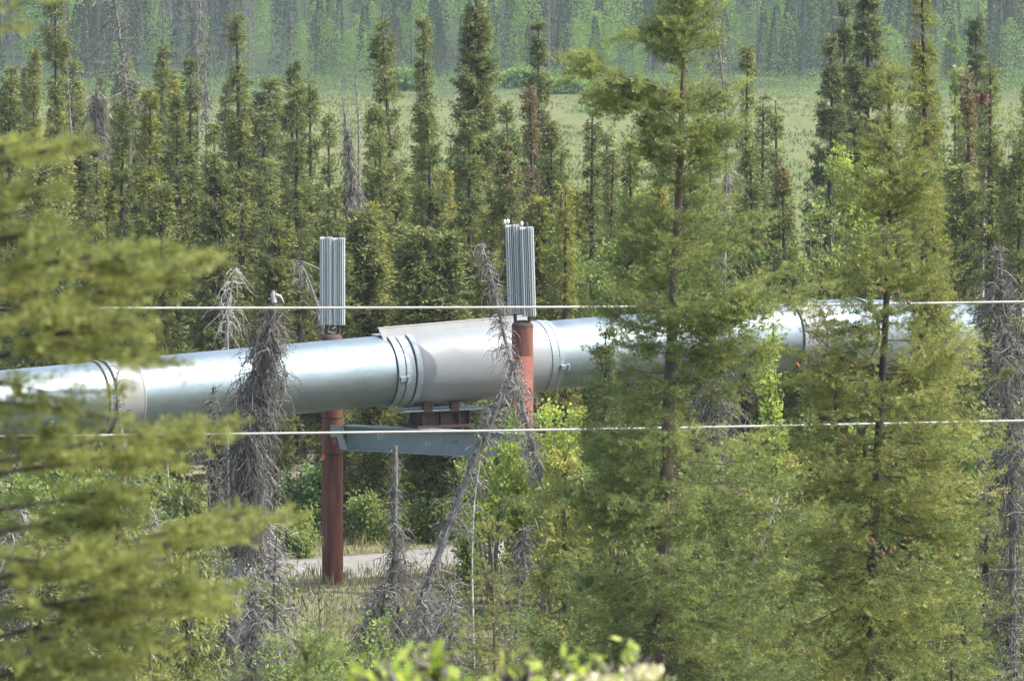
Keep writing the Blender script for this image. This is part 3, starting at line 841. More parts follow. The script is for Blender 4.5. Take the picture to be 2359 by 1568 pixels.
def build_support():
    root = empty('pipe_support', (LP[0], LP[1], 0)); org = np.array([LP[0], LP[1], 0.0])
    tag(root, 'two rusty red posts with pale finned radiators and a grey steel crossbeam carrying the pipe', 'pipeline support')
    r = 0.215
    rx = float(W(RPX, 800, RPY)[0]); rp = np.array([rx, RPY, float(gz(rx, RPY)) - 0.05])
    ztop_l = float(W(766, 782, 112.0)[2]); ztop_r = float(W(RPX, 752, RPY)[2])
    posts = []
    for (p, zt, m) in ((LP, ztop_l, 'rust'), (rp, ztop_r, 'rust')):
        g = lathe_geo([(0, r), (zt - p[2], r)], p, (0, 0, 1), (0, 1, 0), 44)
        po = g.build('post', M[m], root, smooth=True, origin=org)
        g = lathe_geo([(-0.01, r + 0.004), (0.02, r + 0.004), (0.06, r * 0.93), (0.10, r * 0.72), (0.125, r * 0.4), (0.13, 0.001)], (p[0], p[1], zt), (0, 0, 1), (0, 1, 0), 44)
        g.build('cap', M['rust_dark'], po, smooth=True, origin=org)
        posts.append(po)
    # weld rings
    for zz in (BEAM_TOP - 0.62, BEAM_TOP + 0.12):
        g = lathe_geo([(-0.02, r + 0.001), (-0.012, r + 0.008), (0.012, r + 0.008), (0.02, r + 0.001)], (LP[0], LP[1], zz), (0, 0, 1), (0, 1, 0), 44)
        g.build('weld_ring', M['rust_dark'], posts[0], smooth=True, origin=org)
    # right post: bright primer below its brown head
    g = lathe_geo([(0, r + 0.002), (ztop_r - 0.58 - rp[2], r + 0.002), (ztop_r - 0.615 - rp[2], r)], rp, (0, 0, 1), (0, 1, 0), 44)
    g.build('primer_coat', M['rust_orange'], posts[1], smooth=True, origin=org)
    # orange crayon marks on the left post
    def mark(pts, w=0.016):
        P = []
        for (u, z) in pts:      # u: angle in degrees from facing the viewer, negative = left
            a = math.radians(u)
            P.append([LP[0] + math.sin(a) * (r + 0.003), LP[1] - math.cos(a) * (r + 0.003), z])
        g = Geo(); P = smooth_poly(np.array(P), 10); g.tubes(P[None], np.full((1, 10), w), 5)
        g.build('paint_mark', M['orange_paint'], posts[0], origin=org)
    z = float(W(746, 1052, 111.8)[2])
    mark([(-68, z + 0.06), (-66, z - 0.03), (-57, z - 0.06), (-48, z - 0.03), (-47, z + 0.06)])
    z = float(W(746, 1246, 111.8)[2])
    mark([(-66, z + 0.09), (-58, z + 0.08), (-56, z)], 0.012); mark([(-66, z - 0.08), (-58, z - 0.03), (-54, z - 0.1)], 0.012)
    # radiators
    def radiator(px0, px1, yt, yb, Y, tilt, valve, rodtop, rodbot):
        top = W((px0 + px1) / 2 - tilt, yt, Y); bot = W((px0 + px1) / 2 + tilt, yb, Y)
        R = (px1 - px0) / 2 * Y / F * 1.02
        d = unit(top - bot)
        g = Geo(); nf = 22
        a0 = unit(np.cross(d, [0, 1.0, 0])); b0 = np.cross(d, a0)
        for k in range(nf):
            th = 2 * PI * (k + 0.5) / nf
            q = a0 * math.cos(th) + b0 * math.sin(th)
            w = np.cross(d, q)
            rr = R / max(abs(math.cos(th)), abs(math.sin(th)), 0.82)
            m = (top + bot) / 2
            g.box(m + q * (rr * 0.5 + 0.018), q * (rr * 0.5 - 0.018), w * 0.005, (top - bot) / 2)
        rad = g.build('radiator', M['fin'], root, origin=org)
        g = Geo()
        t2 = top + d * rodtop; b2 = bot - d * rodbot
        P = np.array([b2, bot, (top + bot) / 2, top, t2 - d * 0.02, t2])
        g.tubes(P[None], np.array([[0.034, 0.034, 0.03, 0.036, 0.036, 0.012]]), 12)
        g.build('heat_pipe', M['rust_dark'], rad, smooth=True, origin=org)
        if valve:
            for (dx, dz) in valve:
                g = lathe_geo([(-0.05, 0.001), (-0.045, 0.022), (0.0, 0.032), (0.04, 0.02), (0.05, 0.001)], t2 + np.array([dx, -0.05, dz]), (0, 0, 1), (0, 1, 0), 12)
                g.build('valve', M['white_valve'], rad, smooth=True, origin=org)
    radiator(737, 765.5, 546, 747, 112.0, 0, [], 0.12, 0.30)
    radiator(766, 794, 548, 748, 112.0, 0, [], 0.12, 0.32)
    radiator(1167, 1198, 518, 723, RPY, 3.5, [(-0.075, -0.03), (-0.135, -0.045)], 0.10, 0.35)
    radiator(1199.5, 1231, 523, 728, RPY - 0.05, 3.0, [(-0.09, -0.03)], 0.10, 0.30)
    # crossbeam
    A = W(800, 978, 111.45); A[2] = BEAM_TOP
    tB = (1240 - 800) / 438
    B = W(1240, 990, 109.25); B[2] = BEAM_TOP
    d = unit(B - A); n = np.array([d[1], -d[0], 0]);
    if n[1] > 0:
        n = -n
    up = np.array([0, 0, 1.0]); mid = (A + B) / 2; hl = np.linalg.norm(B - A) / 2
    dp = 0.50; fw = 0.17
    g = Geo()
    g.box(mid - up * 0.0125, d * hl, n * fw, up * 0.0125)
    g.box(mid - up * (dp - 0.0125), d * hl, n * fw, up * 0.0125)
    g.box(mid - up * dp / 2, d * hl, n * 0.011, up * (dp / 2 - 0.025))
    bm = g.build('crossbeam', M['beam'], root, origin=org)
    # end bracket: bent plates that hug the post
    def plate(pts, x0, x1, name='bracket', mat='band'):  # default mat paler than the beam: sky brightness put into the colour
        """pts polygon (along beam s, depth z) extruded between n-offsets x0..x1"""
        k = len(pts); V = []
        for x in (x0, x1):
            for (s, z) in pts:
                V.append(A + d * s + up * z + n * x)
        g = Geo()
        f = [(i, (i + 1) % k, k + (i + 1) % k, k + i) for i in range(k)]
        if k == 4:
            f += [(0, 3, 2, 1), (4, 5, 6, 7)]
        else:
            for j in range(1, k - 2, 2):
                f.append((0, j, j + 1, j + 2)); f.append((k, k + j + 2, k + j + 1, k + j))
        g.add(V, f)
        return g.build(name, M[mat], bm, origin=org)
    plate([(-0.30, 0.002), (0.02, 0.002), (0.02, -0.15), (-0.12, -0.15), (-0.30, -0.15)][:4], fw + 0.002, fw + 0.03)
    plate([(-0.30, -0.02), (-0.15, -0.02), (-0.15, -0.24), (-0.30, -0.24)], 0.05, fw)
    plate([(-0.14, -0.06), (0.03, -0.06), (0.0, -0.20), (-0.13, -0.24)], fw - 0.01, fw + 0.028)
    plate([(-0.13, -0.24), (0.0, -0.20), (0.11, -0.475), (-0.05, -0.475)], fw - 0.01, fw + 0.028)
    plate([(-0.28, -0.24), (-0.13, -0.24), (-0.05, -0.475), (-0.18, -0.44)], 0.02, 0.05, mat='rust_dark')
    # lettering on the web
    def text(s, px, size, mat, dz):
        cu = bpy.data.curves.new('lettering', 'FONT'); cu.body = s; cu.size = size; cu.extrude = 0.001; cu.align_x = 'CENTER'; cu.align_y = 'CENTER'
        cu.materials.append(M[mat])
        tmp = bpy.data.objects.new('lettering', cu)
        me = bpy.data.meshes.new_from_object(tmp); bpy.data.objects.remove(tmp)
        o = bpy.data.objects.new('lettering', me); link(o, bm)
        tt = (px - 800) / (1240 - 800)
        p = A * (1 - tt) + B * tt + n * 0.0135 - up * dz
        o.location = p - org
        o.rotation_euler = (PI / 2, 0, math.atan2(d[1], d[0]))
    text('87', 878, 0.17, 'chalk', 0.21)
    text('F 1188', 1042, 0.12, 'ink', 0.24)
    text('KS', 988, 0.12, 'chalk', 0.30)


build_support()
build_pipeline()


def build_cables():
    def cable(pts, Y, label, r):
        P = np.array([W(x, y, Y) for x, y in pts]); P = smooth_poly(P, 40)
        g = Geo(); g.tubes(P[None], np.full((1, 40), r), 8)
        c = P.mean(0)
        o = g.build('power_cable', M['cable'], smooth=True, origin=c)
        o.location = c
        tag(o, label, 'cable', 'overhead cables')
    cable([(-700, 706), (100, 709.5), (1430, 706.5), (2358, 695), (3100, 682)], 62.0, 'upper pale overhead cable crossing the finned radiators', 0.0125)
    cable([(-700, 1010), (0, 1004.5), (1100, 992), (1700, 982), (2358, 968.5), (3100, 953)], 62.0, 'lower pale overhead cable crossing the grey crossbeam', 0.0125)


build_cables()
#@@SECTION forest
# ------------------------------------------------------------------ named spruces behind the pipeline
SPR = [
 # seed px ytop Y halfw kind label (mat) lean tint dens
 (101, 125, -60, 165, 27, 'baretrunk', 'bushy green spruce club over a long bare dark trunk', {}),
 (102, 80, 118, 190, 20, 'thin', 'slim yellowish spruce just left of the tall club topped bare trunk', {'mat': 'spruce_yellow'}),
 (106, 284, 238, 136, 25, 'dome', 'dark round topped spruce column between the grey stub and the yellow spruce', {'tint0': .35}),
 (107, 346, 205, 130, 42, 'cone', 'broad yellow green spruce left of the tallest left hand spire', {'mat': 'spruce_yellow'}),
 (108, 378, 110, 215, 17, 'club', 'thin blunt spruce club rising behind the broad yellow green spruce', {'tint0': .4}),
 (109, 440, 140, 175, 27, 'club', 'blunt topped spruce next to the thin grey snag with the twiggy broom', {}),
 (110, 408, 215, 150, 24, 'dome', 'dark spruce with a deep green hollow beside the broad yellow green spruce', {'tint0': .25}),
 (111, 543, 40, 140, 42, 'cone', 'tall full spruce with a narrow spike top, tallest on the left side', {'lean': .25}),
 (112, 492, 290, 128, 32, 'dome', 'full spruce leaning against the left flank of the tall spike topped spruce', {}),
 (113, 677, 152, 170, 26, 'dome', 'rearmost rounded spruce of the trio behind the left radiator', {}),
 (114, 712, 190, 146, 28, 'dome', 'right hand spruce of the trio above the left radiator', {}),
 (115, 686, 200, 140, 25, 'thin', 'front narrow spruce of the trio above the left radiator', {}),
 (116, 622, 378, 124, 40, 'cone', 'bushy mid height spruce behind the hairy grey snag', {}),
 (117, 757, 262, 150, 17, 'thin', 'small pointed spruce beside the dead grey spruce', {'tint0': .4}),
 (118, 880, 52, 158, 36, 'club', 'tall spruce with a heavy rounded club and bare trunk below it', {'lean': .55, 'dens': .8}),
 (119, 863, 245, 140, 32, 'dome', 'rounded spruce below the heavy club topped spruce', {'tint0': .4}),
 (120, 874, 308, 128, 32, 'dome', 'front spruce column right of the dead grey spruce', {}),
 (121, 975, 48, 168, 34, 'cone', 'pointed tall spruce right of the heavy club topped spruce', {}),
 (122, 982, 212, 132, 48, 'cone', 'wide full spruce standing in front of the pointed tall one', {}),
 (123, 1095, -70, 172, 60, 'cone', 'big dense broad spruce, widest crown in the stand behind the pipe', {'tint0': .4, 'dens': 1.5}),
 (124, 1080, 262, 134, 32, 'dome', 'spruce column in front of the big dense broad spruce', {}),
 (125, 1165, 244, 150, 32, 'dome', 'dark blunt spruce above the brown topped one by the right radiator', {'tint0': .3}),
 (126, 1166, 362, 126, 38, 'dome', 'brown topped blunt spruce just above the right radiator', {'brown': 1}),
 (127, 1219, 205, 140, 16, 'thin', 'very thin brownish spire rising above the right radiator', {'mat': 'spruce_brown'}),
 (128, 1240, 58, 188, 48, 'cone', 'tall open spruce with clear tiers standing before the green valley bushes', {'tint0': .4}),
 (129, 1270, 290, 138, 26, 'dome', 'spruce with a rusty rounded top right of the thin brownish spire', {'brown': 1}),
 (130, 1292, 350, 128, 32, 'cone', 'pointed mid height spruce right of the right radiator', {}),
 (131, 1302, 430, 120, 32, 'cone', 'low yellow green spruce right of the right radiator', {'mat': 'spruce_yellow'}),
 (132, 1364, 258, 134, 28, 'cone', 'dark slender pointed spruce alone against the meadow', {'tint0': .32}),
 (133, 1396, 308, 150, 15, 'thin', 'very small thin spruce beside the dark slender pointed one', {}),
 (134, 1412, 350, 136, 24, 'cone', 'small spruce between the dark slender one and the big near spruce', {}),
 (135, 1722, 112, 150, 28, 'cone', 'pointed spruce just right of the big near spruce top', {'lean': -.1}),
 (136, 1757, 228, 140, 20, 'thin', 'thin spruce at the left edge of the bright meadow gap', {}),
 (137, 1786, 230, 142, 18, 'thin', 'second thin spire at the left edge of the bright meadow gap', {}),
 (138, 1726, 325, 128, 30, 'dome', 'spruce below the thin spires at the meadow gap', {}),
 (139, 1802, 398, 122, 26, 'dome', 'spruce with a rust brown head over the leafy sapling', {'brown': 1}),
 (140, 1912, 88, 176, 48, 'cone', 'left tree of the big dark spruce pair at the meadow edge', {'tint0': .3, 'dens': 1.3}),
 (141, 1996, -90, 182, 58, 'cone', 'right and tallest tree of the big dark spruce pair at the meadow edge', {'tint0': .3, 'dens': 1.4}),
 (142, 1945, 10, 186, 36, 'cone', 'middle spire inside the big dark spruce pair', {'tint0': .3}),
 (143, 2122, -50, 96, 46, 'cone', 'tall yellow spruce dotted with red cones right of the pair', {'mat': 'spruce_yellow', 'dens': .9, 'lean': .15}),
 (144, 2247, 46, 190, 26, 'dome', 'dark rounded spruce standing before the valley meadow near the right edge', {'tint0': .3}),
 (145, 2226, 165, 150, 17, 'thin', 'thin brown topped spire left of the spruce with a rust red bough', {'mat': 'spruce_brown'}),
 (146, 2280, 138, 112, 36, 'cone', 'spruce with a rust red bough near the right edge', {}),
 (147, 2145, 420, 100, 62, 'cone', 'wide ragged yellow spruce behind the near right spruce', {'mat': 'spruce_yellow', 'dens': .9}),
 (148, 2350, 300, 112, 50, 'cone', 'dark spruce standing above the lichen hung dead one, right of the rusty bough', {'tint0': .35}),
 (149, 25, 185, 150, 36, 'dome', 'dark spruce left of the slim yellowish spruce and the bare dark trunk', {'tint0': .35}),
 (150, 222, 372, 128, 24, 'thin', 'narrow spruce in front of the grey dead stub', {}),
 (151, 128, 425, 124, 28, 'cone', 'low fresh green spruce right of the near left boughs', {'tint0': .4}),
 (152, 1450, 330, 128, 32, 'cone', 'spruce half hidden behind the left arm of the big near spruce', {}),
 (153, 1640, 300, 132, 30, 'cone', 'spruce half hidden right of the big near trunk', {}),
 (154, 2070, 360, 118, 46, 'cone', 'spruce straight behind the top of the near right spruce', {'tint0': .4}),
 (155, 1395, 765, 104, 52, 'cone', 'dark spruce in front of the pipe where the big near spruce begins', {'tint0': .35, 'dens': 1.3}),
]
ROOTS = {}
for (seed, px, yt, Y, hw, kind, label, kw) in SPR:
    kw = dict(kw); brown = kw.pop('brown', 0)
    r = mid_spruce(seed, px, yt, Y, hw * 1.12, kind, label, **kw)
    ROOTS[seed] = (r, px, yt, Y, hw)
    if brown:      # cone-laden crown tip, a part of its own
        rng = np.random.default_rng(seed + 5000)
        top = W(px, yt, Y); R = hw * Y / F * 0.75; n = 900
        u = rng.uniform(0, 1, n)
        C = top + np.stack([rng.normal(size=n) * R * .5 * (.35 + .65 * u), rng.normal(size=n) * R * .5 * (.35 + .65 * u), -u * R * 2.6 + 0.1], -1)
        D = unit(rng.normal(size=(n, 3)) + [0, 0, -.5])
        g = Geo(); g.leaves(C, D, rng.uniform(.06, .12, n), rng.uniform(.03, .05, n), rng, rng.uniform(0.1, 1, n))
        g.build('cone_cluster', M['spruce_brown'], r, origin=np.array(r.location))

# red cones on the yellow tree, each one a part
def cone_mesh(l, r, mat, name='cone'):
    g = lathe_geo([(0, 0.001), (l * .12, r * .7), (l * .4, r), (l * .75, r * .7), (l, 0.001)], (0, 0, 0), (0, 0, -1), (0, 1, 0), 8)
    o = g.build(name, M[mat]); me = o.data
    bpy.data.objects.remove(o)
    return me


CONE_RED = cone_mesh(0.075, 0.026, 'cone')
CONE_OLD = cone_mesh(0.11, 0.03, 'cone_dark')


def add_cones(root, me, pts, rng, lab=None, s=1.0):
    b = np.array(root.location)
    for p in pts:
        o = bpy.data.objects.new('cone', me); link(o, root)
        o.location = p - b; o.rotation_euler = (rng.normal() * .5, rng.normal() * .5, 0); k = s * rng.uniform(.8, 1.3); o.scale = (k, k, k)


rng = np.random.default_rng(77)
r, px, yt, Y, hw = ROOTS[143]
add_cones(r, CONE_RED, [W(px + rng.normal() * 40, rng.uniform(20, 520), Y - rng.uniform(.2, .6)) for _ in range(22)], rng, s=.75)

# rust red bough on the right hand spruce
r, px, yt, Y, hw = ROOTS[146]
g = Geo(); n = 170
c0 = W(2262, 225, Y - .3)
C = c0 + rng.normal(size=(n, 3)) * np.array([.06, .05, .04]) + np.outer(rng.uniform(-.11, .11, n), [1, 0, .6])
g.leaves(C, unit(rng.normal(size=(n, 3))), rng.uniform(.06, .11, n), rng.uniform(.025, .04, n), rng, rng.uniform(0, 1, n))
b = g.build('rusty_bough', M['rusty'], r, origin=np.array(r.location)); b['label'] = 'rust red dead bough'

# ------------------------------------------------------------------ crowd of spruces: a few shapes, copied
rng = np.random.default_rng(3)
protos = []
for i, (H, R, kind, t) in enumerate([(7.5, .62, 'cone', .42), (8.5, .48, 'dome', .38), (7, .36, 'thin', .45), (9, .5, 'club', .45), (6, .75, 'cone', .5), (8, .55, 'dome', .5), (5, .55, 'cone', .55), (9.5, .7, 'cone', .4), (2.6, .42, 'cone', .5), (2.2, .5, 'cone', .55)]):
    r_ = np.random.default_rng(900 + i)
    tr = [np.array([0, 0, -.05]), np.array([r_.normal() * .08, r_.normal() * .08, H * .35]), np.array([r_.normal() * .08, r_.normal() * .08, H * .7]), np.array([0, 0, H])]
    geo = spruce_geo(r_, tr, .05 + .008 * H, column_profile(R, kind), t0=.05, nbr=int(H * (52 if i < 8 else 70)), mode='mid', size=0.11 if i < 8 else .075, tw=18, sh=38, tmin=.15, tint0=t, gap=.12, hang=.35, power=.75)
    geo[0].add(np.concatenate(geo[1].V), np.concatenate(geo[1].Fq), np.concatenate(geo[1].T))
    protos.append((geo, H))
fill = []
G1 = 'spruces crowding the stand behind the pipeline'
G2 = 'small spruces among the shrubs beside the pipeline'
G3 = 'spruces scattered at the back of the stand'
cand = []
for k in range(215):          # the stand
    Y = rng.uniform(121, 205); px = rng.uniform(-60, 2420)
    lim = np.interp(px, [0, 300, 600, 760, 1000, 1400, 1600, 1800, 1830, 1880, 2000, 2358], [300, 330, 370, 420, 380, 430, 400, 430, 560, 560, 430, 300])
    yt = lim + abs(rng.normal()) * 120
    cand.append((px, yt, Y, G1))
for k in range(46):           # further back on the left, smaller on the right
    px = rng.uniform(-40, 640) if rng.uniform() < .8 else rng.uniform(2080, 2400)
    Y = rng.uniform(215, 330)
    yt = rng.uniform(120, 300)
    cand.append((px, yt, Y, G3))
for k in range(34):           # beside and in front of the pipeline
    px = rng.uniform(-50, 420) if rng.uniform() < .2 else rng.uniform(1330, 2420)
    Y = rng.uniform(82, 106)
    yt = rng.uniform(1010, 1330)
    cand.append((px, yt, Y, G2))
LAB = {G1: 'spruce crowded among its like in the dense stand behind the pipeline',
       G2: 'small green spruce growing among shrubs beside the pipeline',
       G3: 'distant spruce at the back of the stand towards the meadow'}
first = {}
for (px, yt, Y, grp) in cand:
    top = W(px, yt, Y); bz = float(gz(top[0], Y)); H = top[2] - bz
    if H < 1.2:
        continue
    i = int(rng.integers(0, 8))
    if grp == G2:
        i = int(rng.choice([8, 9]))
    geo, H0 = protos[i]
    wk = float(np.clip(rng.uniform(.7, 1.45) * (H / H0) ** -.35, .6, 1.7)) if grp != G2 else float(np.clip(rng.uniform(.9, 1.3) * (H / H0) ** -.4, .6, 1.4))
    loc = (top[0], Y, bz); rz = rng.uniform(0, 6.28); sc = (H / H0 * wk, H / H0 * wk, H / H0)
    mat = 'spruce_yellow' if rng.uniform() < .2 else 'spruce'
    if (i, mat) not in first:
        r = empty('spruce_tree', (0, 0, 0)); tag(r, LAB[grp], 'tree', grp)
        geo[0].build('trunk', M['bark'], r, smooth=True); geo[2].build('crown', M[mat], r)
        r.location = loc; r.rotation_euler = (rng.normal() * .025, rng.normal() * .025, rz); r.scale = sc
        first[(i, mat)] = r
    else:
        q = copy_tree(first[(i, mat)], loc, rz, sc, LAB[grp], grp)
        q.rotation_euler = (rng.normal() * .025, rng.normal() * .025, rz)

# ------------------------------------------------------------------ dead and hairy snags
def snag(seed, pts, Y, rb, radpx, label, mats=('dead', 'lichen'), dY=0.0, **kw):
    """pts: picture points base->top of the trunk; radpx: table of (t, reach in picture units)"""
    rng = np.random.default_rng(seed)
    n = len(pts)
    P = [W(x, y, Y + dY * i / max(1, n - 1)) for i, (x, y) in enumerate(pts)]
    if kw.pop('root', True):
        b = P[0].copy(); b[2] = float(gz(b[0], b[1])) - .05
        if P[0][2] - b[2] > .15:
            P = [b] + P
    base = np.array([P[0][0], P[0][1], P[0][2]])
    rad = tab([a for a, _ in radpx], [v * Y / F for _, v in radpx])
    geo = dead_geo(rng, P, rb, rad, **kw)
    return place_dead(geo, base, label, mats)


snag(301, [(533, 1560), (560, 1150), (590, 900), (632, 690)], 97, .085, [(0, 50), (.3, 60), (.45, 80), (.6, 66), (.75, 64), (.92, 55), (1, 20)],
     'shaggy grey dead spruce draped in lichen in front of the left pipe run', nbr=380, hair=28, hang=1.0, hl=.34, t0=.25, e_low=-50, e_top=-25, droop=.7, br=.011, hr=.0075)
snag(302, [(640, 1500), (632, 1360), (638, 1230)], 98, .06, [(0, 60), (.5, 55), (1, 18)],
     'short crooked grey snag right of the shaggy lichen spruce', nbr=90, hair=12, t0=.3, mats=('dead', 'dead'), hl=.3)
snag(303, [(738, 1452), (734, 1380), (733, 1290)], 100, .018, [(0, 10), (1, 16)], 'thin black bare sapling before the foot of the red post', nbr=14, hair=3, t0=.3, e_low=30, e_top=50, hang=-.3, mats=('lichen', 'lichen'))
snag(304, [(905, 1480), (908, 1330), (910, 1180), (910, 1026)], 99, .065, [(0, 60), (.45, 55), (.62, 40), (.8, 16), (1, 5)],
     'dark broken topped snag with a twiggy grey skirt under the crossbeam', nbr=210, hair=22, hang=.9, hl=.32, t0=.22, top_r=.7)
snag(305, [(940, 1470), (985, 1345), (1040, 1195), (1095, 1050), (1140, 950), (1190, 830)], 101, .095, [(0, 60), (.5, 55), (.8, 45), (1, 30)],
     'leaning dead trunk slanting up to the right towards the right post', nbr=150, hair=12, hl=.3, hang=.7, t0=.25, mats=('dead', 'dead'), top_r=.35)
snag(306, [(1250, 1145), (1222, 1010), (1190, 880), (1160, 770), (1135, 650), (1108, 560)], 104, .06, [(0, 45), (.5, 40), (.7, 34), (1, 18)],
     'thin bare dead tree leaning left across the saddle sleeve', nbr=230, hair=14, hl=.3, hang=.8, t0=.15, mats=('dead', 'dead'))
snag(307, [(1090, 1480), (1087, 1300), (1092, 1160), (1106, 1060)], 98, .03, [(0, 10), (.8, 18), (1, 30)],
     'slim pale straight trunk right of the leaning dead trunk', nbr=24, hair=5, t0=.6, mats=('dead_pale', 'dead'))
snag(308, [(286, 1080), (278, 990), (272, 940), (268, 872)], 96, .06, [(0, 25), (.6, 40), (1, 45)],
     'small forked dead trunk in front of the far left pipe', nbr=34, hair=6, e_low=20, e_top=60, hl=.3, hang=.3, t0=.55, mats=('dead', 'lichen'))
snag(309, [(296, 1240), (292, 1160), (288, 1085)], 97, .07, [(0, 40), (1, 30)], 'dark hairy stump among the left boughs', nbr=80, hair=16, t0=.3, hl=.25)
snag(310, [(392, 1170), (388, 1110), (384, 1040)], 100, .035, [(0, 8), (1, 8)], 'slim pale grey stem left of the shaggy lichen spruce', nbr=8, hair=2, t0=.5, mats=('dead_pale', 'dead'))
snag(311, [(485, 1240), (480, 1090), (484, 980), (490, 890)], 98, .028, [(0, 50), (.6, 36), (1, 26)], 'twiggy black dead sapling left of the shaggy lichen spruce', nbr=80, hair=12, e_low=10, e_top=50, hl=.22, hang=.1, t0=.3, mats=('lichen', 'lichen'))
snag(312, [(310, 1620), (312, 1480), (300, 1380)], 95, .05, [(0, 70), (1, 45)], 'tangled grey brush wood standing in the lower left', nbr=200, hair=16, hl=.3, t0=.2)
snag(313, [(470, 1640), (468, 1440), (480, 1270)], 96, .05, [(0, 60), (1, 30)], 'hairy dead spruce at the left foot of the shaggy one', nbr=220, hair=22, hl=.3, t0=.2, hang=.9)
snag(314, [(1728, 1352), (1760, 1240), (1802, 1122)], 84, .035, [(0, 6), (1, 14)], 'bleached bare pole leaning right between the two near spruces', nbr=14, hair=2, t0=.4, mats=('dead_pale', 'dead'))
snag(315, [(2335, 1640), (2330, 1200), (2318, 850), (2300, 565)], 82, .085, [(0, 80), (.4, 85), (.7, 70), (.9, 35), (1, 10)],
     'dark lichen hung dead spruce right of the near right spruce', mats=('lichen', 'lichen'), nbr=420, hair=20, hl=.42, hang=.45, t0=.12, e_low=-30, e_top=0)
snag(316, [(842, 790), (830, 640), (812, 450), (795, 262)], 123, .075, [(0, 44), (.4, 48), (.7, 38), (.9, 20), (1, 6)],
     'dead grey spruce with a shaggy brown crown behind the pipe', nbr=420, hair=20, hl=.34, hang=1.0, t0=.1, e_low=-45, e_top=-30)
snag(317, [(300, 420), (296, 260), (281, 130), (262, -20)], 168, .075, [(0, 40), (.5, 60), (1, 55)], 'tall leaning dead snag with a dark twiggy broom on its left side', nbr=60, hair=7, hl=.6, hang=.3, t0=.3, mats=('dead', 'lichen'), e_low=-10, e_top=35, br=.02, hr=.012)
snag(318, [(456, 330), (455, 160), (452, -30)], 175, .055, [(0, 24), (1, 26)], 'straight grey snag by the twiggy ball broom in the upper left', nbr=70, hair=6, hl=.4, t0=.2, mats=('dead', 'dead'), hr=.012)
snag(319, [(476, 330), (473, 200), (470, 70)], 172, .045, [(0, 20), (.85, 16), (.93, 34), (1, 28)], 'thin grey snag topped by a round twiggy broom', nbr=90, hair=9, hl=.35, t0=.4, mats=('dead', 'lichen'), hr=.012)
snag(320, [(226, 420), (224, 320), (222, 212)], 140, .11, [(0, 26), (.5, 28), (.9, 34), (1, 26)], 'thick grey dead stub with a ragged top in the left stand', nbr=240, hair=16, hl=.28, hang=.9, t0=.2, hr=.01)
snag(321, [(168, 420), (160, 250), (152, 120)], 170, .05, [(0, 14), (1, 18)], 'bent dead pole right of the club topped bare trunk', nbr=30, hair=4, hl=.3, t0=.3, mats=('dead', 'dead'))
snag(322, [(795, 330), (790, 240), (786, 140)], 168, .03, [(0, 12), (1, 8)], 'fine bare spike of a dead tree above the dead grey spruce', nbr=30, hair=4, hl=.25, t0=.2, mats=('dead', 'dead'))
snag(323, [(826, 320), (822, 230), (818, 150)], 190, .05, [(0, 20), (1, 10)], 'distant grey dead trunk left of the heavy club topped spruce', nbr=60, hair=6, hl=.3, t0=.2, mats=('dead', 'dead'))
snag(324, [(1668, 620), (1672, 300), (1650, 80), (1610, -40)], 126, .05, [(0, 40), (.4, 50), (.7, 50), (1, 40)], 'grey dead tree with hooked bare boughs behind the big near spruce', nbr=120, hair=10, hl=.34, hang=.5, t0=.15, mats=('dead', 'dead'), e_low=-40, e_top=-10)
snag(325, [(2262, 700), (2266, 500), (2272, 372)], 126, .05, [(0, 20), (1, 16)], 'pale bare trunk standing below the spruce with the rusty bough', nbr=30, hair=4, hl=.3, t0=.3, mats=('dead_pale', 'dead'))
snag(326, [(768, 900), (742, 740), (712, 650), (690, 600)], 116, .05, [(0, 40), (.6, 50), (1, 36)], 'gnarled grey bough curling left of the left radiator', nbr=40, hair=8, hl=.4, hang=.8, t0=.4, mats=('dead', 'dead'))
snag(327, [(522, 800), (528, 700), (536, 620)], 116, .06, [(0, 46), (.6, 50), (1, 40)], 'dead trunk with hooked white boughs above the left pipe run', nbr=36, hair=7, hl=.4, hang=.9, t0=.3, mats=('dead', 'dead_pale'), e_low=10, e_top=40, droop=1.1)
snag(328, [(1655, 1000), (1640, 850), (1650, 720)], 108, .05, [(0, 90), (.6, 90), (1, 60)], 'tangle of bare grey twigs behind the big near spruce', nbr=260, hair=12, hl=.35, hang=.3, t0=.1)
snag(329, [(1190, 1420), (1200, 1290), (1215, 1210)], 92, .05, [(0, 40), (1, 22)], 'small hairy snag right of the small red stemmed spruce', nbr=120, hair=16, hl=.3, hang=.9, t0=.2)
snag(330, [(845, 1640), (860, 1480), (885, 1350)], 93, .035, [(0, 70), (1, 40)], 'bushy bare grey brush at the foot of the broken topped snag', nbr=220, hair=12, hl=.3, hang=.4, t0=.1, e_low=10, e_top=40)
rngb = np.random.default_rng(44)
pb = None
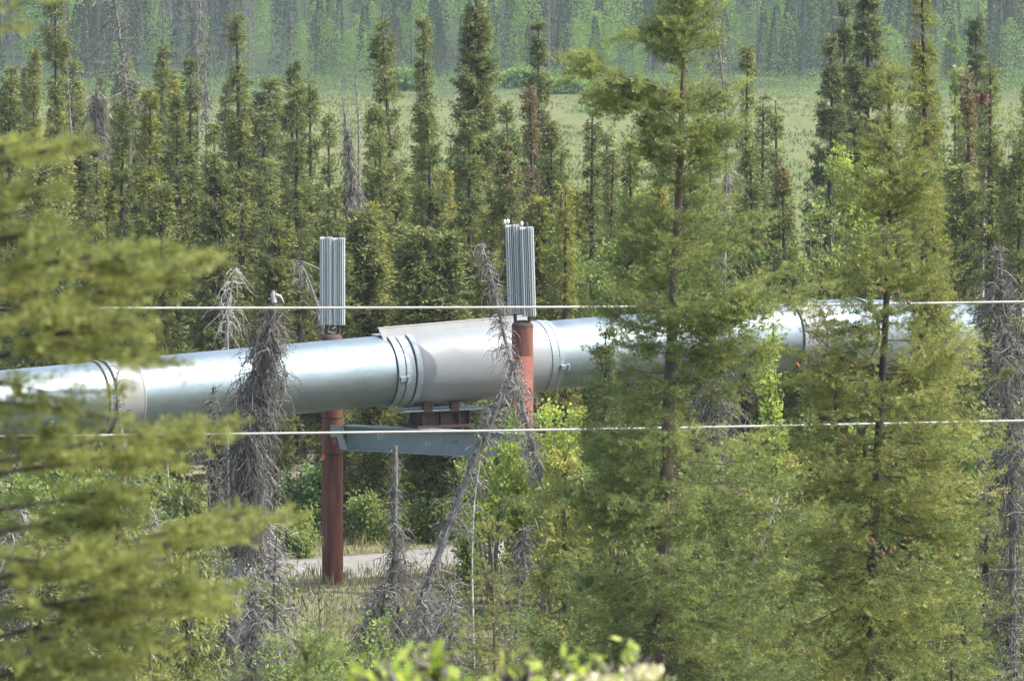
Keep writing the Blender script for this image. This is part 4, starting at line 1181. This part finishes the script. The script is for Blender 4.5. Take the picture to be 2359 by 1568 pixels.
for i in range(26):
    px = rngb.uniform(-20, 640); Y = rngb.uniform(88, 104); yt = rngb.uniform(1120, 1480)
    if i % 5 == 4:
        px = rngb.uniform(820, 1080); yt = rngb.uniform(1330, 1450)
    top = W(px, yt, Y); bz = float(gz(top[0], Y)) - .05; H = top[2] - bz
    if H < .5:
        continue
    lab = 'tangled grey dead brush in the grass at the lower left'; grp = 'grey dead brush at the lower left'
    if pb is None:
        r_ = np.random.default_rng(45)
        geo = dead_geo(r_, [np.zeros(3), np.array([.05, .03, 1.0]), np.array([-.04, .02, 2.0])], .05, tab([0, .4, 1], [.55, .5, .2]), nbr=150, hair=14, hl=.28, hang=.7, t0=.05)
        pb = place_dead(geo, np.zeros(3), lab, ('dead', 'dead'), grp, 'dead_brush', 'dead brush')
        pb.location = (top[0], Y, bz); pb.scale = (H / 2,) * 3
    else:
        k = H / 2
        copy_tree(pb, (top[0], Y, bz), rngb.uniform(0, 6.28), (max(k, .7) * rngb.uniform(.8, 1.2),) * 2 + (k,), lab, grp)
# the white broken tip of the shaggy one
tip = W(632, 690, 97)
o = ROOTS and [q for q in scene.objects if q.get('label', '').startswith('shaggy grey dead spruce')][0]
g = Geo(); q = [tip + np.array(v) for v in ((0, 0, -.05), (-.03, 0, .10), (-.02, -.02, .16))]
g.tubes(np.array([q]), np.array([[.05, .045, .02]]), 7)
q = [tip + np.array(v) for v in ((0.02, 0, .08), (.10, 0, .06), (.17, 0, -.06))]
g.tubes(np.array([q]), np.array([[.035, .03, .01]]), 7)
q = [tip + np.array(v) for v in ((-0.02, 0, .04), (-.09, 0, .0), (-.12, 0, .03))]
g.tubes(np.array([q]), np.array([[.025, .02, .008]]), 6)
g.build('broken_tip', M['dead_pale'], o, smooth=True, origin=np.array(o.location))
# ------------------------------------------------------------------ willows, alders, aspens
def shrub(seed, px, ytop, Y, halfw, label, mat='leaf', group=None, name='willow_shrub', cat='shrub', nleaf=2600, ls=.075, nst=9, **kw):
    rng = np.random.default_rng(seed)
    top = W(px, ytop, Y); bz = float(gz(top[0], Y)) - .04
    base = np.array([top[0], Y, bz]); H = top[2] - bz; R = halfw * Y / F
    part = 'trunk' if cat == 'tree' else 'stems'
    return place_shrub(shrub_geo(rng, base, H, R, nst, nleaf, ls, **kw), base, label, mat, group, name, cat, part=part)


shrub(401, 705, 1060, 121, 60, 'dense deep green willow left of the red post above the gravel track', 'leaf_dark', nleaf=5200)
shrub(402, 660, 1185, 118.5, 62, 'pale green low willow bordering the gravel track on its left end', 'leaf', nleaf=4600)
shrub(403, 815, 1030, 122, 66, 'leafy alder right behind the red post', 'leaf', nleaf=5200)
shrub(404, 905, 990, 123, 72, 'leafy alder under the left end of the crossbeam', 'leaf', nleaf=5600)
shrub(405, 1000, 1010, 121.5, 70, 'leafy alder under the middle of the crossbeam', 'leaf', nleaf=5600)
shrub(406, 1075, 1040, 121, 60, 'yellow green alder behind the leaning dead trunk', 'leaf', nleaf=4600)
shrub(407, 1130, 915, 106.5, 75, 'sparse young aspen with pale leaves before the shoe and crossbeam', 'leaf_bright', nleaf=2200, ls=.085, nst=7, low=.55, name='aspen_tree', cat='tree')
shrub(408, 1268, 885, 106.5, 70, 'leafy young aspen around the foot of the right post', 'leaf_bright', nleaf=5600, ls=.085, nst=9, low=.25, name='aspen_tree', cat='tree')
shrub(409, 1345, 960, 107, 66, 'leafy young aspen right of the right post', 'leaf', nleaf=3400, ls=.08, low=.2, name='aspen_tree', cat='tree')
shrub(410, 1200, 1080, 112, 90, 'green thicket bush below the right post', 'leaf', nleaf=4600)
shrub(411, 930, 925, 124, 50, 'alder top showing between pipe and crossbeam', 'leaf_bright', nleaf=3000)
shrub(412, 1968, 278, 128, 46, 'aspen with a bright round lime crown between the dark pair and the near right spruce', 'leaf_bright', nleaf=3600, low=.72, ls=.11, nst=8, name='aspen_tree', cat='tree')
shrub(413, 1905, 385, 122, 70, 'wide light green aspen below the round lime crown', 'leaf', nleaf=5200, low=.5, ls=.1, name='aspen_tree', cat='tree', nst=10)
shrub(414, 1808, 455, 100, 46, 'slender yellow green sapling with hanging leaves above the far pipe bend', 'leaf_bright', nleaf=1700, low=.45, ls=.1, nst=4, name='aspen_tree', cat='tree')
shrub(415, 2200, 110, 165, 44, 'pale feathery aspen left of the thin brown topped spire', 'leaf', nleaf=3400, low=.45, ls=.12, name='aspen_tree', cat='tree', nst=8)
shrub(416, 1860, 470, 126, 60, 'soft green bush at the foot of the meadow gap', 'leaf', nleaf=4600, low=.3, ls=.09)
shrub(417, 1760, 900, 103, 80, 'pale willow below the pipe between the two near spruces', 'leaf', nleaf=5000, low=.2, ls=.07)
shrub(418, 1860, 980, 98, 70, 'silvery green willow left of the near right trunk', 'leaf', nleaf=5200, low=.2, ls=.07)
shrub(419, 1800, 1120, 90, 70, 'light green willow around the bleached leaning pole', 'leaf', nleaf=5200, low=.2, ls=.065)
shrub(420, 2290, 280, 135, 40, 'fresh green aspen behind the spruce with the rusty bough', 'leaf', nleaf=3000, low=.4, ls=.1, name='aspen_tree', cat='tree')
shrub(421, 1220, 1395, 88, 44, 'small deep green bush right of the small red stemmed spruce', 'leaf_dark', nleaf=2200, ls=.06)
shrub(422, 1460, 320, 132, 24, 'lime green sapling behind the left arm of the big near spruce', 'leaf_bright', nleaf=1400, low=.6, ls=.1, nst=4, name='aspen_tree', cat='tree')
shrub(423, 1400, 1080, 100, 70, 'green bush behind the left boughs of the big near spruce', 'leaf', nleaf=3800, ls=.07)
shrub(426, 1206, 905, 107.6, 50, 'leafy bush straight before the right post, with dead twigs in it', 'leaf_bright', nleaf=4200, ls=.08, low=.1)
shrub(427, 690, 1230, 117.0, 44, 'low willow right beside the red post at the edge of the track', 'leaf', nleaf=3200, ls=.07)
shrub(428, 860, 1150, 120.0, 60, 'light green willow just behind the gravel track right of the red post', 'leaf', nleaf=4600, ls=.075)
shrub(429, 985, 1170, 120.4, 55, 'light green willow behind the gravel track near the leaning dead trunk', 'leaf', nleaf=4600, ls=.075)
shrub(424, 1085, 1165, 111.0, 58, 'rounded green bush at the right end of the gravel track', 'leaf', nleaf=4200, ls=.07)
shrub(425, 1290, 1010, 108.5, 60, 'leafy bush hiding the lower part of the right post', 'leaf', nleaf=5200, ls=.08)
rng = np.random.default_rng(8)
protoS = None
def shrub_fill(n, pxr, Yr, ytr, mat, label, grp, ls, H0=2.0, R0=.75, nl=3200):
    p = None
    for i in range(n):
        px = rng.uniform(*pxr); Y = rng.uniform(*Yr); yt = rng.uniform(*ytr)
        top = W(px, yt, Y); bz = float(gz(top[0], Y)) - .04; H = top[2] - bz
        if H < .4:
            continue
        if p is None:
            b0 = np.zeros(3)
            p = place_shrub(shrub_geo(np.random.default_rng(int(px)), b0, H0, R0, 10, nl, ls), b0, label, mat, grp)
            p.location = (top[0], Y, bz); p.scale = (H / H0,) * 3
        else:
            s = H / H0
            copy_tree(p, (top[0], Y, bz), rng.uniform(0, 6.28), (s * rng.uniform(.9, 1.3),) * 2 + (s,), label, grp)


shrub_fill(22, (-40, 640), (98, 112), (1040, 1290), 'leaf', 'green bush among the grey snags left of the red post', 'bushes left of the red post', .075)
shrub_fill(24, (1330, 2400), (96, 118), (930, 1260), 'leaf', 'green bush among the trunks right of the right post', 'bushes right of the right post', .07, 2.8, 1.0, 5200)
shrub_fill(20, (1100, 2000), (121, 150), (560, 900), 'leaf', 'light green bush in the gaps of the stand behind the pipe', 'bushes in the gaps behind the pipe', .085, 5.5, 1.25, 9000)
shrub_fill(14, (560, 1100), (82, 97), (1420, 1560), 'leaf', 'low green bush in the grass before the red post', 'low bushes in the grass', .06)

# low scrub in the valley: the rounded bushes at the far meadow edge
def valley_bush(seed, px, Y, ytop, hw, label):
    rng = np.random.default_rng(seed)
    b = ground_at(px, Y); top = W(px, ytop, Y); H = top[2] - b[2]; R = hw * Y / F
    place_shrub(shrub_geo(rng, b, H, R, 12, 2200, .5, clump=.6, low=.2), b, label, 'leaf_far', None)


valley_bush(501, 1185, 620, 172, 42, 'rounded dark green bush in the valley left of the open tiered spruce')
valley_bush(502, 1300, 590, 192, 46, 'lower wide green bush in the valley right of the open tiered spruce')
valley_bush(503, 930, 610, 176, 36, 'green bush at the meadow edge behind the pointed tall spruce')

# ------------------------------------------------------------------ far wood across the valley
def far_template(seed, kind):
    r = np.random.default_rng(seed); g = Geo()
    if kind == 'spruce':
        n = 840; t = r.uniform(0.03, 1, n) ** .85
        R = .15 * (1 - t) ** .8 + .012
        az = r.uniform(0, 6.28, n); rr = R * np.sqrt(r.uniform(.05, 1.1, n))
        C = np.stack([np.cos(az) * rr, np.sin(az) * rr, t], -1)
        D = unit(np.stack([np.cos(az), np.sin(az), r.normal(size=n) * .5 - .35], -1))
        g.leaves(C, D, r.uniform(.02, .042, n), r.uniform(.013, .024, n), r, np.clip(.45 + r.normal(size=n) * .2, 0, 1))
    elif kind == 'aspen':
        n = 840; t = r.uniform(.12, 1, n)
        R = .20 * np.sin(np.clip((t - .05) / .95, 0, 1) ** .8 * PI) ** .7 + .02
        az = r.uniform(0, 6.28, n); rr = R * np.sqrt(r.uniform(.05, 1.1, n))
        C = np.stack([np.cos(az) * rr, np.sin(az) * rr, t], -1)
        g.leaves(C, unit(r.normal(size=(n, 3))), r.uniform(.02, .045, n), r.uniform(.016, .028, n), r, np.clip(.5 + r.normal(size=n) * .2, 0, 1))
    else:
        g.tubes(np.array([[[0, 0, 0], [r.normal() * .01, 0, .5], [r.normal() * .02, 0, 1]]]), np.array([[.012, .009, .003]]), 4)
        n = 26; t = r.uniform(.25, 1, n); az = r.uniform(0, 6.28, n); L = .07 * (1.1 - t)
        b0 = np.stack([0 * t, 0 * t, t], -1); e = b0 + np.stack([np.cos(az) * L, np.sin(az) * L, -L * .5], -1)
        g.tubes(np.stack([b0, (b0 + e) / 2, e], 1), np.array([[.004, .003, .0015]]) * np.ones((n, 1)), 3)
    return np.concatenate(g.V), np.concatenate(g.Fq), np.concatenate(g.T), (np.concatenate(g.T) if kind != 'x' else None)


def far_wood():
    rng = np.random.default_rng(99)
    kinds = {'spruce': ('far_spruce_wood', 'spruce_far', 'dark spruces massed on the hillside across the valley'),
             'aspen': ('far_aspen_wood', 'leaf_far', 'light green aspens mixed through the hillside wood'),
             'snag': ('far_dead_wood', 'dead_far', 'grey dead trunks standing all over the hillside wood')}
    names = {'spruce': ('far_spruce', 'dark spruce in the front row of the hillside wood across the meadow', 'front row spruces across the meadow', 'tree'),
             'aspen': ('far_aspen', 'light green aspen in the front row of the hillside wood across the meadow', 'front row aspens across the meadow', 'tree'),
             'snag': ('far_snag', 'bare grey trunk in the front row of the hillside wood across the meadow', 'front row bare trunks across the meadow', 'dead tree')}
    T = {k: [far_template(700 + 10 * j + i, k) for i in range(4)] for j, k in enumerate(kinds)}
    acc = {k: Geo() for k in kinds}
    first = {}
    n = 1600
    y = 668 + 420 * rng.uniform(0, 1, n) ** 1.25
    x = rng.uniform(-.105, .105, n) * y
    for i in range(n):
        px = CX + x[i] * F / y[i]
        u = rng.uniform()
        grn = np.interp(px, [0, 500, 900, 1300, 2358], [.12, .18, .38, .42, .36])
        k = 'aspen' if u < grn else ('snag' if u < grn + np.interp(px, [0, 700, 1200, 2358], [.40, .32, .16, .14]) else 'spruce')
        h = {'spruce': rng.uniform(7, 15), 'aspen': rng.uniform(6, 11), 'snag': rng.uniform(7, 14)}[k]
        if y[i] < 690:
            h *= .75
        wk = rng.uniform(.8, 1.25) * (.85 if k == 'spruce' else 1)
        a = rng.uniform(0, 6.28); ca, sa = math.cos(a), math.sin(a)
        j = int(rng.integers(0, 4)); V, Fq, Tn, _ = T[k][j]
        z0 = float(gz(x[i], y[i])) - .1
        if y[i] < 706 and rng.uniform() < .9:
            key = (k, j)
            nm, lab, grp, cat = names[k]
            if key not in first:
                g = Geo(); g.add(V, Fq, Tn)
                o = g.build(nm, M[kinds[k][1]]); tag(o, lab, cat, grp); first[key] = o
            else:
                o = first[key].copy(); COL.objects.link(o)
            o.location = (x[i], y[i], z0); o.rotation_euler = (0, 0, a); o.scale = (h * wk, h * wk, h)
        else:
            P = np.stack([(V[:, 0] * ca - V[:, 1] * sa) * h * wk + x[i], (V[:, 0] * sa + V[:, 1] * ca) * h * wk + y[i], V[:, 2] * h + z0], -1)
            acc[k].add(P, Fq, np.clip(Tn + rng.normal() * .30, 0, 1))
    for k, g in acc.items():
        nm, mt, lab = kinds[k]
        o = g.build(nm, M[mt]); tag(o, lab, 'wood', kind='stuff')


far_wood()

# ------------------------------------------------------------------ near spruces
def px_profile(trunk_px, Y, table):
    """table: (row, reach px) -> fn of t along the trunk"""
    ys = np.array([p[1] for p in trunk_px], float)          # base -> top rows
    t_of_row = lambda row: np.interp(row, ys[::-1], np.linspace(1, 0, len(ys)))
    ts = [float(t_of_row(r)) for r, _ in table]; rs = [v * Y / F for _, v in table]
    o = np.argsort(ts)
    return tab(np.array(ts)[o], np.array(rs)[o])


def near_spruce(seed, Y, trunk_px, table, label, extra_px=(), nbr=230, rb=.075, mats=('bark', 'spruce_near'), size=.10, tw=18, sh=24, e_low=-18, e_top=32, tint0=.5, mode='near', t0=.05, gap=.4, name='spruce_tree', tmin=.13, wr=.007, asym=0.0):
    rng = np.random.default_rng(seed)
    P = [W(x, y, Y) for x, y in trunk_px]
    b = P[0].copy(); b[2] = float(gz(b[0], b[1])) - .05
    table = list(table)
    full_px = list(trunk_px)
    if P[0][2] - b[2] > .2:
        P = [b] + P
        row = full_px[0][1] + (P[1][2] - b[2]) * F / Y
        full_px = [(full_px[0][0], row)] + full_px
    # resample trunk evenly so that t maps to rows
    rows = np.array([p[1] for p in full_px], float); cols = np.array([p[0] for p in full_px], float)
    rr = np.linspace(rows[0], rows[-1], 12); cc = np.interp(-rr, -rows, cols)
    P = np.array([W(c, r_, Y) for c, r_ in zip(cc, rr)])
    prof = px_profile(list(zip(cc, rr)), Y, table)
    ex = [[W(x, y, Y + dy) for (x, y, dy) in e] for e in extra_px]
    geo = spruce_geo(rng, P, rb, prof, t0=t0, nbr=nbr, mode=mode, size=size, tw=tw, sh=sh, tmin=tmin, tint0=tint0, gap=gap, e_low=e_low, e_top=e_top, extra=ex, wr=wr, sides=10, power=.8, tint_var=.2, hang=.15, asym=asym)
    return place_spruce(name, geo, P[0], label, mats, keep_limbs=True), P


near_a, _ = near_spruce(601, 46, [(1505, 1620), (1525, 1300), (1545, 820), (1563, 450), (1572, 200), (1580, -20)],
    [(-20, 10), (60, 55), (120, 95), (200, 100), (330, 105), (400, 108), (470, 138), (560, 175), (640, 165), (720, 200), (850, 220), (950, 215), (1050, 255), (1180, 300), (1320, 315), (1500, 350), (1900, 420)],
    'big near spruce with a reddish trunk and two crooked arms at its top', nbr=600, tint0=.54, rb=.095, gap=.25, asym=.22, mats=('bark_mid', 'spruce_near'),
    extra_px=[[(1575, 90, 0), (1530, 62, -.1), (1450, 80, -.2)], [(1575, 96, 0), (1530, 70, .1), (1470, 82, .1)], [(1570, 230, 0), (1500, 200, -.1), (1400, 165, -.2), (1325, 135, -.25)], [(1420, 178, -.18), (1380, 150, -.2), (1335, 120, -.22)], [(1400, 168, -.18), (1360, 160, -.2), (1315, 165, -.22)], [(1570, 255, 0), (1490, 215, .1), (1390, 225, .1)], [(1570, 262, 0), (1480, 225, 0), (1375, 215, 0)], [(1560, 240, 0), (1470, 235, 0), (1400, 245, 0)], [(1575, 30, 0), (1590, -10, 0), (1620, -30, 0)],
              [(1548, 720, 0), (1700, 700, -.2), (1890, 660, -.3)], [(1530, 1180, 0), (1350, 1130, -.3), (1190, 1150, -.5)]])
near_b, _ = near_spruce(602, 48, [(1985, 1620), (2003, 1400), (2025, 980), (2045, 640), (2052, 300), (2045, 165)],
    [(165, 8), (230, 36), (330, 60), (430, 85), (520, 125), (650, 170), (800, 210), (950, 240), (1100, 280), (1300, 300), (1500, 330), (1900, 430)],
    'near right spruce with a dark trunk and scattered red cones', nbr=480, rb=.07, mats=('bark', 'spruce_near_yellow'), tint0=.6, sh=21,
    extra_px=[[(2030, 760, 0), (1960, 745, -.2), (1880, 715, -.4)], [(2035, 900, 0), (2130, 850, -.3), (2230, 770, -.4)]])
rng = np.random.default_rng(12)
add_cones(near_b, CONE_RED, [W(2040 + rng.normal() * 110, rng.uniform(520, 1300), 48 - rng.uniform(.5, .95)) for _ in range(26)], rng, s=.62)
add_cones(near_b, CONE_OLD, [W(1975 + rng.normal() * 45, rng.uniform(780, 1080), 48 - rng.uniform(.2, .6)) for _ in range(14)], rng, s=.6)
near_spruce(603, 82, [(1140, 1560), (1137, 1380), (1134, 1195)], [(1195, 12), (1260, 48), (1340, 62), (1430, 105), (1560, 120), (1800, 120)],
    'small sharp spruce with a red stem standing left of the big near spruce', nbr=120, rb=.035, mats=('bark_red', 'spruce'), size=.085, tint0=.6, sh=24, gap=.2)
near_spruce(604, 58, [(1330, 1700), (1335, 1480), (1340, 1290)], [(1290, 12), (1400, 110), (1500, 170), (1700, 220)],
    'low spruce under the left boughs of the big near spruce', nbr=90, rb=.04, size=.08, gap=.2)
near_spruce(605, 54, [(1800, 1760), (1802, 1500), (1804, 1370)], [(1370, 12), (1450, 100), (1560, 190), (1800, 240)],
    'low spruce filling the gap between the two near trunks', nbr=45, rb=.04, size=.08, gap=.2)
near_spruce(606, 60, [(2190, 1760), (2192, 1500), (2195, 1310)], [(1310, 12), (1400, 60), (1560, 120), (1800, 160)],
    'low spruce right of the near right trunk', nbr=90, rb=.04, size=.08, gap=.2)
near_spruce(607, 80, [(345, 1250), (340, 1180), (338, 1128)], [(1128, 10), (1170, 26), (1250, 32), (1500, 44)],
    'small yellow green spruce tip among the left snags', nbr=70, rb=.03, mats=('bark', 'spruce_yellow'), size=.09, gap=.1)
near_spruce(608, 24, [(700, 1900), (705, 1650), (708, 1478)], [(1478, 10), (1520, 80), (1580, 160), (1800, 300)],
    'blurred bright spruce top poking up at the bottom left of the middle', nbr=60, rb=.03, size=.07, gap=.1, tint0=.62, mode='close', tmin=.07, e_low=0)


def left_spruce():
    """the close tree whose boughs fill the left edge; its trunk stands just outside"""
    rng = np.random.default_rng(610)
    Y = 15.5
    tx = -330
    top = W(tx, -900, Y); base = ground_at(tx, Y, .05); base[0] = top[0]
    root = empty('spruce_tree', base)
    tag(root, 'closest spruce, only its blurred yellow green boughs showing before the left pipe run', 'tree')
    trunk = smooth_poly([base, base * .5 + top * .5, top], 14)
    g = Geo(); g.tubes(trunk[None], np.linspace(.10, .02, 14)[None], 10)
    tr = g.build('trunk', M['bark'], root, smooth=True, origin=base)
    br = [  # picture polylines trunk -> tip
        ([(tx, 90), (-120, 50), (40, 10)], .5), ([(tx, 130), (-120, 80), (25, 60)], .5),
        ([(tx, 470), (-80, 400), (140, 335)], 1), ([(tx, 560), (-100, 500), (90, 440)], 1), ([(tx, 420), (-80, 380), (60, 320)], .8),
        ([(tx, 760), (-50, 670), (200, 620), (485, 600)], 1.3), ([(tx, 720), (-50, 640), (150, 600), (390, 575)], 1.2), ([(tx, 800), (-50, 720), (200, 680), (400, 645)], 1),
        ([(tx, 900), (-20, 820), (180, 800), (390, 830)], 1), ([(tx, 940), (-40, 840), (150, 760), (330, 740)], 1),
        ([(tx, 960), (-60, 880), (100, 900), (230, 900)], .7), ([(tx, 1000), (-60, 930), (120, 940), (240, 960)], .6),
        ([(tx, 1120), (0, 1060), (250, 1010), (505, 975)], 1.1), ([(tx, 1160), (0, 1090), (220, 1060), (430, 1035)], 1),
        ([(tx, 1230), (-40, 1180), (150, 1150), (290, 1130)], .9),
        ([(tx, 1460), (-20, 1360), (140, 1305), (400, 1250), (650, 1185)], 1.25), ([(tx, 1440), (0, 1330), (200, 1270), (560, 1180)], 1.1),
        ([(tx, 1500), (0, 1410), (250, 1370), (525, 1345)], 1.1), ([(tx, 1540), (-20, 1470), (220, 1420), (480, 1395)], 1.1),
        ([(tx, 1560), (-20, 1500), (180, 1460), (380, 1480)], 1), ([(tx, 1640), (-20, 1560), (150, 1530), (300, 1520)], 1), ([(tx, 1300), (-60, 1240), (120, 1200), (260, 1190)], 1),
        ([(tx, 1700), (-40, 1600), (100, 1580), (250, 1570)], .9), ([(tx, 1330), (-60, 1280), (60, 1290), (220, 1300)], .9), ([(tx, 620), (-100, 570), (60, 540), (130, 545)], .9),
        ([(tx, 1080), (-60, 1010), (40, 1010), (130, 990)], .8), ([(tx, 860), (-60, 790), (60, 740), (160, 720)], .9)]
    P = []; D = []
    for pl, dens in br:
        dy = rng.uniform(-.5, .5)
        pts = [W(x, y, Y + dy * i / (len(pl) - 1)) for i, (x, y) in enumerate(pl)]
        pts[0] = np.array([trunk[0][0], Y, pts[0][2]])
        P.append(along(smooth_poly(pts, 12), np.linspace(0, 1, 8))); D.append(dens)
    P = np.array(P); L = np.linalg.norm(P[:, -1] - P[:, 0], axis=1)
    limbs = Geo(); crown = Geo()
    limbs.tubes(P, (.010 * (1.15 - np.linspace(0, 1, 8)))[None] * np.ones((len(P), 1)), 6)
    tb = np.clip(.72 + rng.normal(size=len(P)) * .1, 0, 1)
    for i in range(len(P)):
        dress_branches(crown, limbs, P[i:i + 1], L[i:i + 1], rng, 25 * D[i], 52, 'close', .058, tb[i:i + 1], .07, loose=.2, hang=.04, s0=.30, wr=.006)
    limbs.build('limbs', M['bark'], tr, origin=base)
    crown.build('crown', M['spruce_near_yellow'], root, origin=base)


left_spruce()


# ------------------------------------------------------------------ close blurred broadleaf tips along the bottom edge
def leaf_tips(seed, px, py, Y, hw, n, label, mat, ls, name='leafy_bush', blossom=False):
    rng = np.random.default_rng(seed)
    b = ground_at(px, Y); top = W(px, py, Y); H = top[2] - b[2]; R = hw * Y / F
    root = place_shrub(shrub_geo(rng, b, H, R, 12, n, ls, clump=.03, low=.90, lw=.6, hmin=.97, twl=.055), b, label, mat, None, name, 'bush')
    if blossom:
        n2 = 190
        C = np.array([W(px + rng.normal() * hw * .7, py + abs(rng.normal()) * 22, Y - .05 + rng.normal() * .1) for _ in range(n2)])
        g = Geo(); g.leaves(C, unit(rng.normal(size=(n2, 3)) + [0, 0, .5]), rng.uniform(.015, .03, n2), rng.uniform(.012, .02, n2), rng, rng.uniform(0, 1, n2))
        g.build('blossom', M['blossom'], root, origin=b)


leaf_tips(651, 985, 1530, 14.5, 70, 380, 'blurred lime green leafy tips at the bottom of the middle', 'leaf_bright', .045)
leaf_tips(652, 890, 1568, 14.0, 60, 300, 'low blurred lime leaves left of the taller leafy tips', 'leaf_bright', .045)
leaf_tips(653, 1380, 1558, 15.0, 70, 420, 'blurred bush with cream blossom at the bottom edge', 'leaf_bright', .04, blossom=True)
leaf_tips(654, 1480, 1540, 15.2, 30, 160, 'single blurred leafy sprig right of the cream blossom', 'leaf_bright', .04, blossom=True)
leaf_tips(655, 1195, 1560, 14.8, 40, 200, 'small blurred leafy tip between the lime tips and the cream blossom', 'leaf_bright', .04)
# ------------------------------------------------------------------ air, light, camera
def haze_box(dens):
    g = Geo(); g.box((0, 780, 75), (1000, 0, 0), (0, 900, 0), (0, 0, 85))
    m, nt, out = new_mat('valley_haze')
    v = nt.nodes.new('ShaderNodeVolumePrincipled')
    v.inputs['Color'].default_value = (0.80, 0.88, 1.0, 1)
    v.inputs['Density'].default_value = dens
    v.inputs['Anisotropy'].default_value = 0.2
    nt.links.new(v.outputs[0], out.inputs['Volume'])
    o = g.build('haze', m); o['kind'] = 'stuff'; o['label'] = 'thin bluish haze filling the valley air'; o['category'] = 'haze'


HAZE = 0.00013
if HAZE:
    haze_box(HAZE)

az = math.atan2(-0.13, 0.99)          # horizontal direction towards the sun (x, y)
el = math.radians(50)
world = bpy.data.worlds.new('World'); scene.world = world; world.use_nodes = True
nt = world.node_tree; bg = nt.nodes['Background']
sky = nt.nodes.new('ShaderNodeTexSky'); sky.sky_type = 'NISHITA'; sky.sun_disc = False
sky.sun_elevation = el; sky.sun_rotation = math.radians(90) - az
sky.air_density = 1.0; sky.dust_density = 4.0; sky.ozone_density = 1.0
nt.links.new(sky.outputs[0], bg.inputs[0]); bg.inputs[1].default_value = 0.15
sun = bpy.data.lights.new('Sun', 'SUN'); sun.energy = 2.5; sun.angle = math.radians(0.5); sun.color = (1.0, 0.97, 0.91)
so = bpy.data.objects.new('Sun', sun); link(so); so.location = (40, -40, 60)
so.rotation_euler = (math.radians(90) - el, 0, az + math.radians(90))

cam = bpy.data.cameras.new('Camera'); co = bpy.data.objects.new('Camera', cam); link(co)
co.location = (0, 0, CAM_Z); co.rotation_euler = (math.radians(90) - PITCH, 0, 0)
cam.sensor_width = 36; cam.lens = 36 * F / 2358
cam.clip_start = 0.5; cam.clip_end = 6000
cam.dof.use_dof = True; cam.dof.focus_distance = 108; cam.dof.aperture_fstop = 10.5
scene.camera = co
scene.view_settings.view_transform = 'Standard'; scene.view_settings.look = 'None'
scene.view_settings.exposure = 1.6; scene.view_settings.gamma = 1
scene.cycles.max_bounces = 6; scene.cycles.transparent_max_bounces = 4
scene.cycles.diffuse_bounces = 3; scene.cycles.glossy_bounces = 3; scene.cycles.transmission_bounces = 2; scene.cycles.volume_bounces = 0
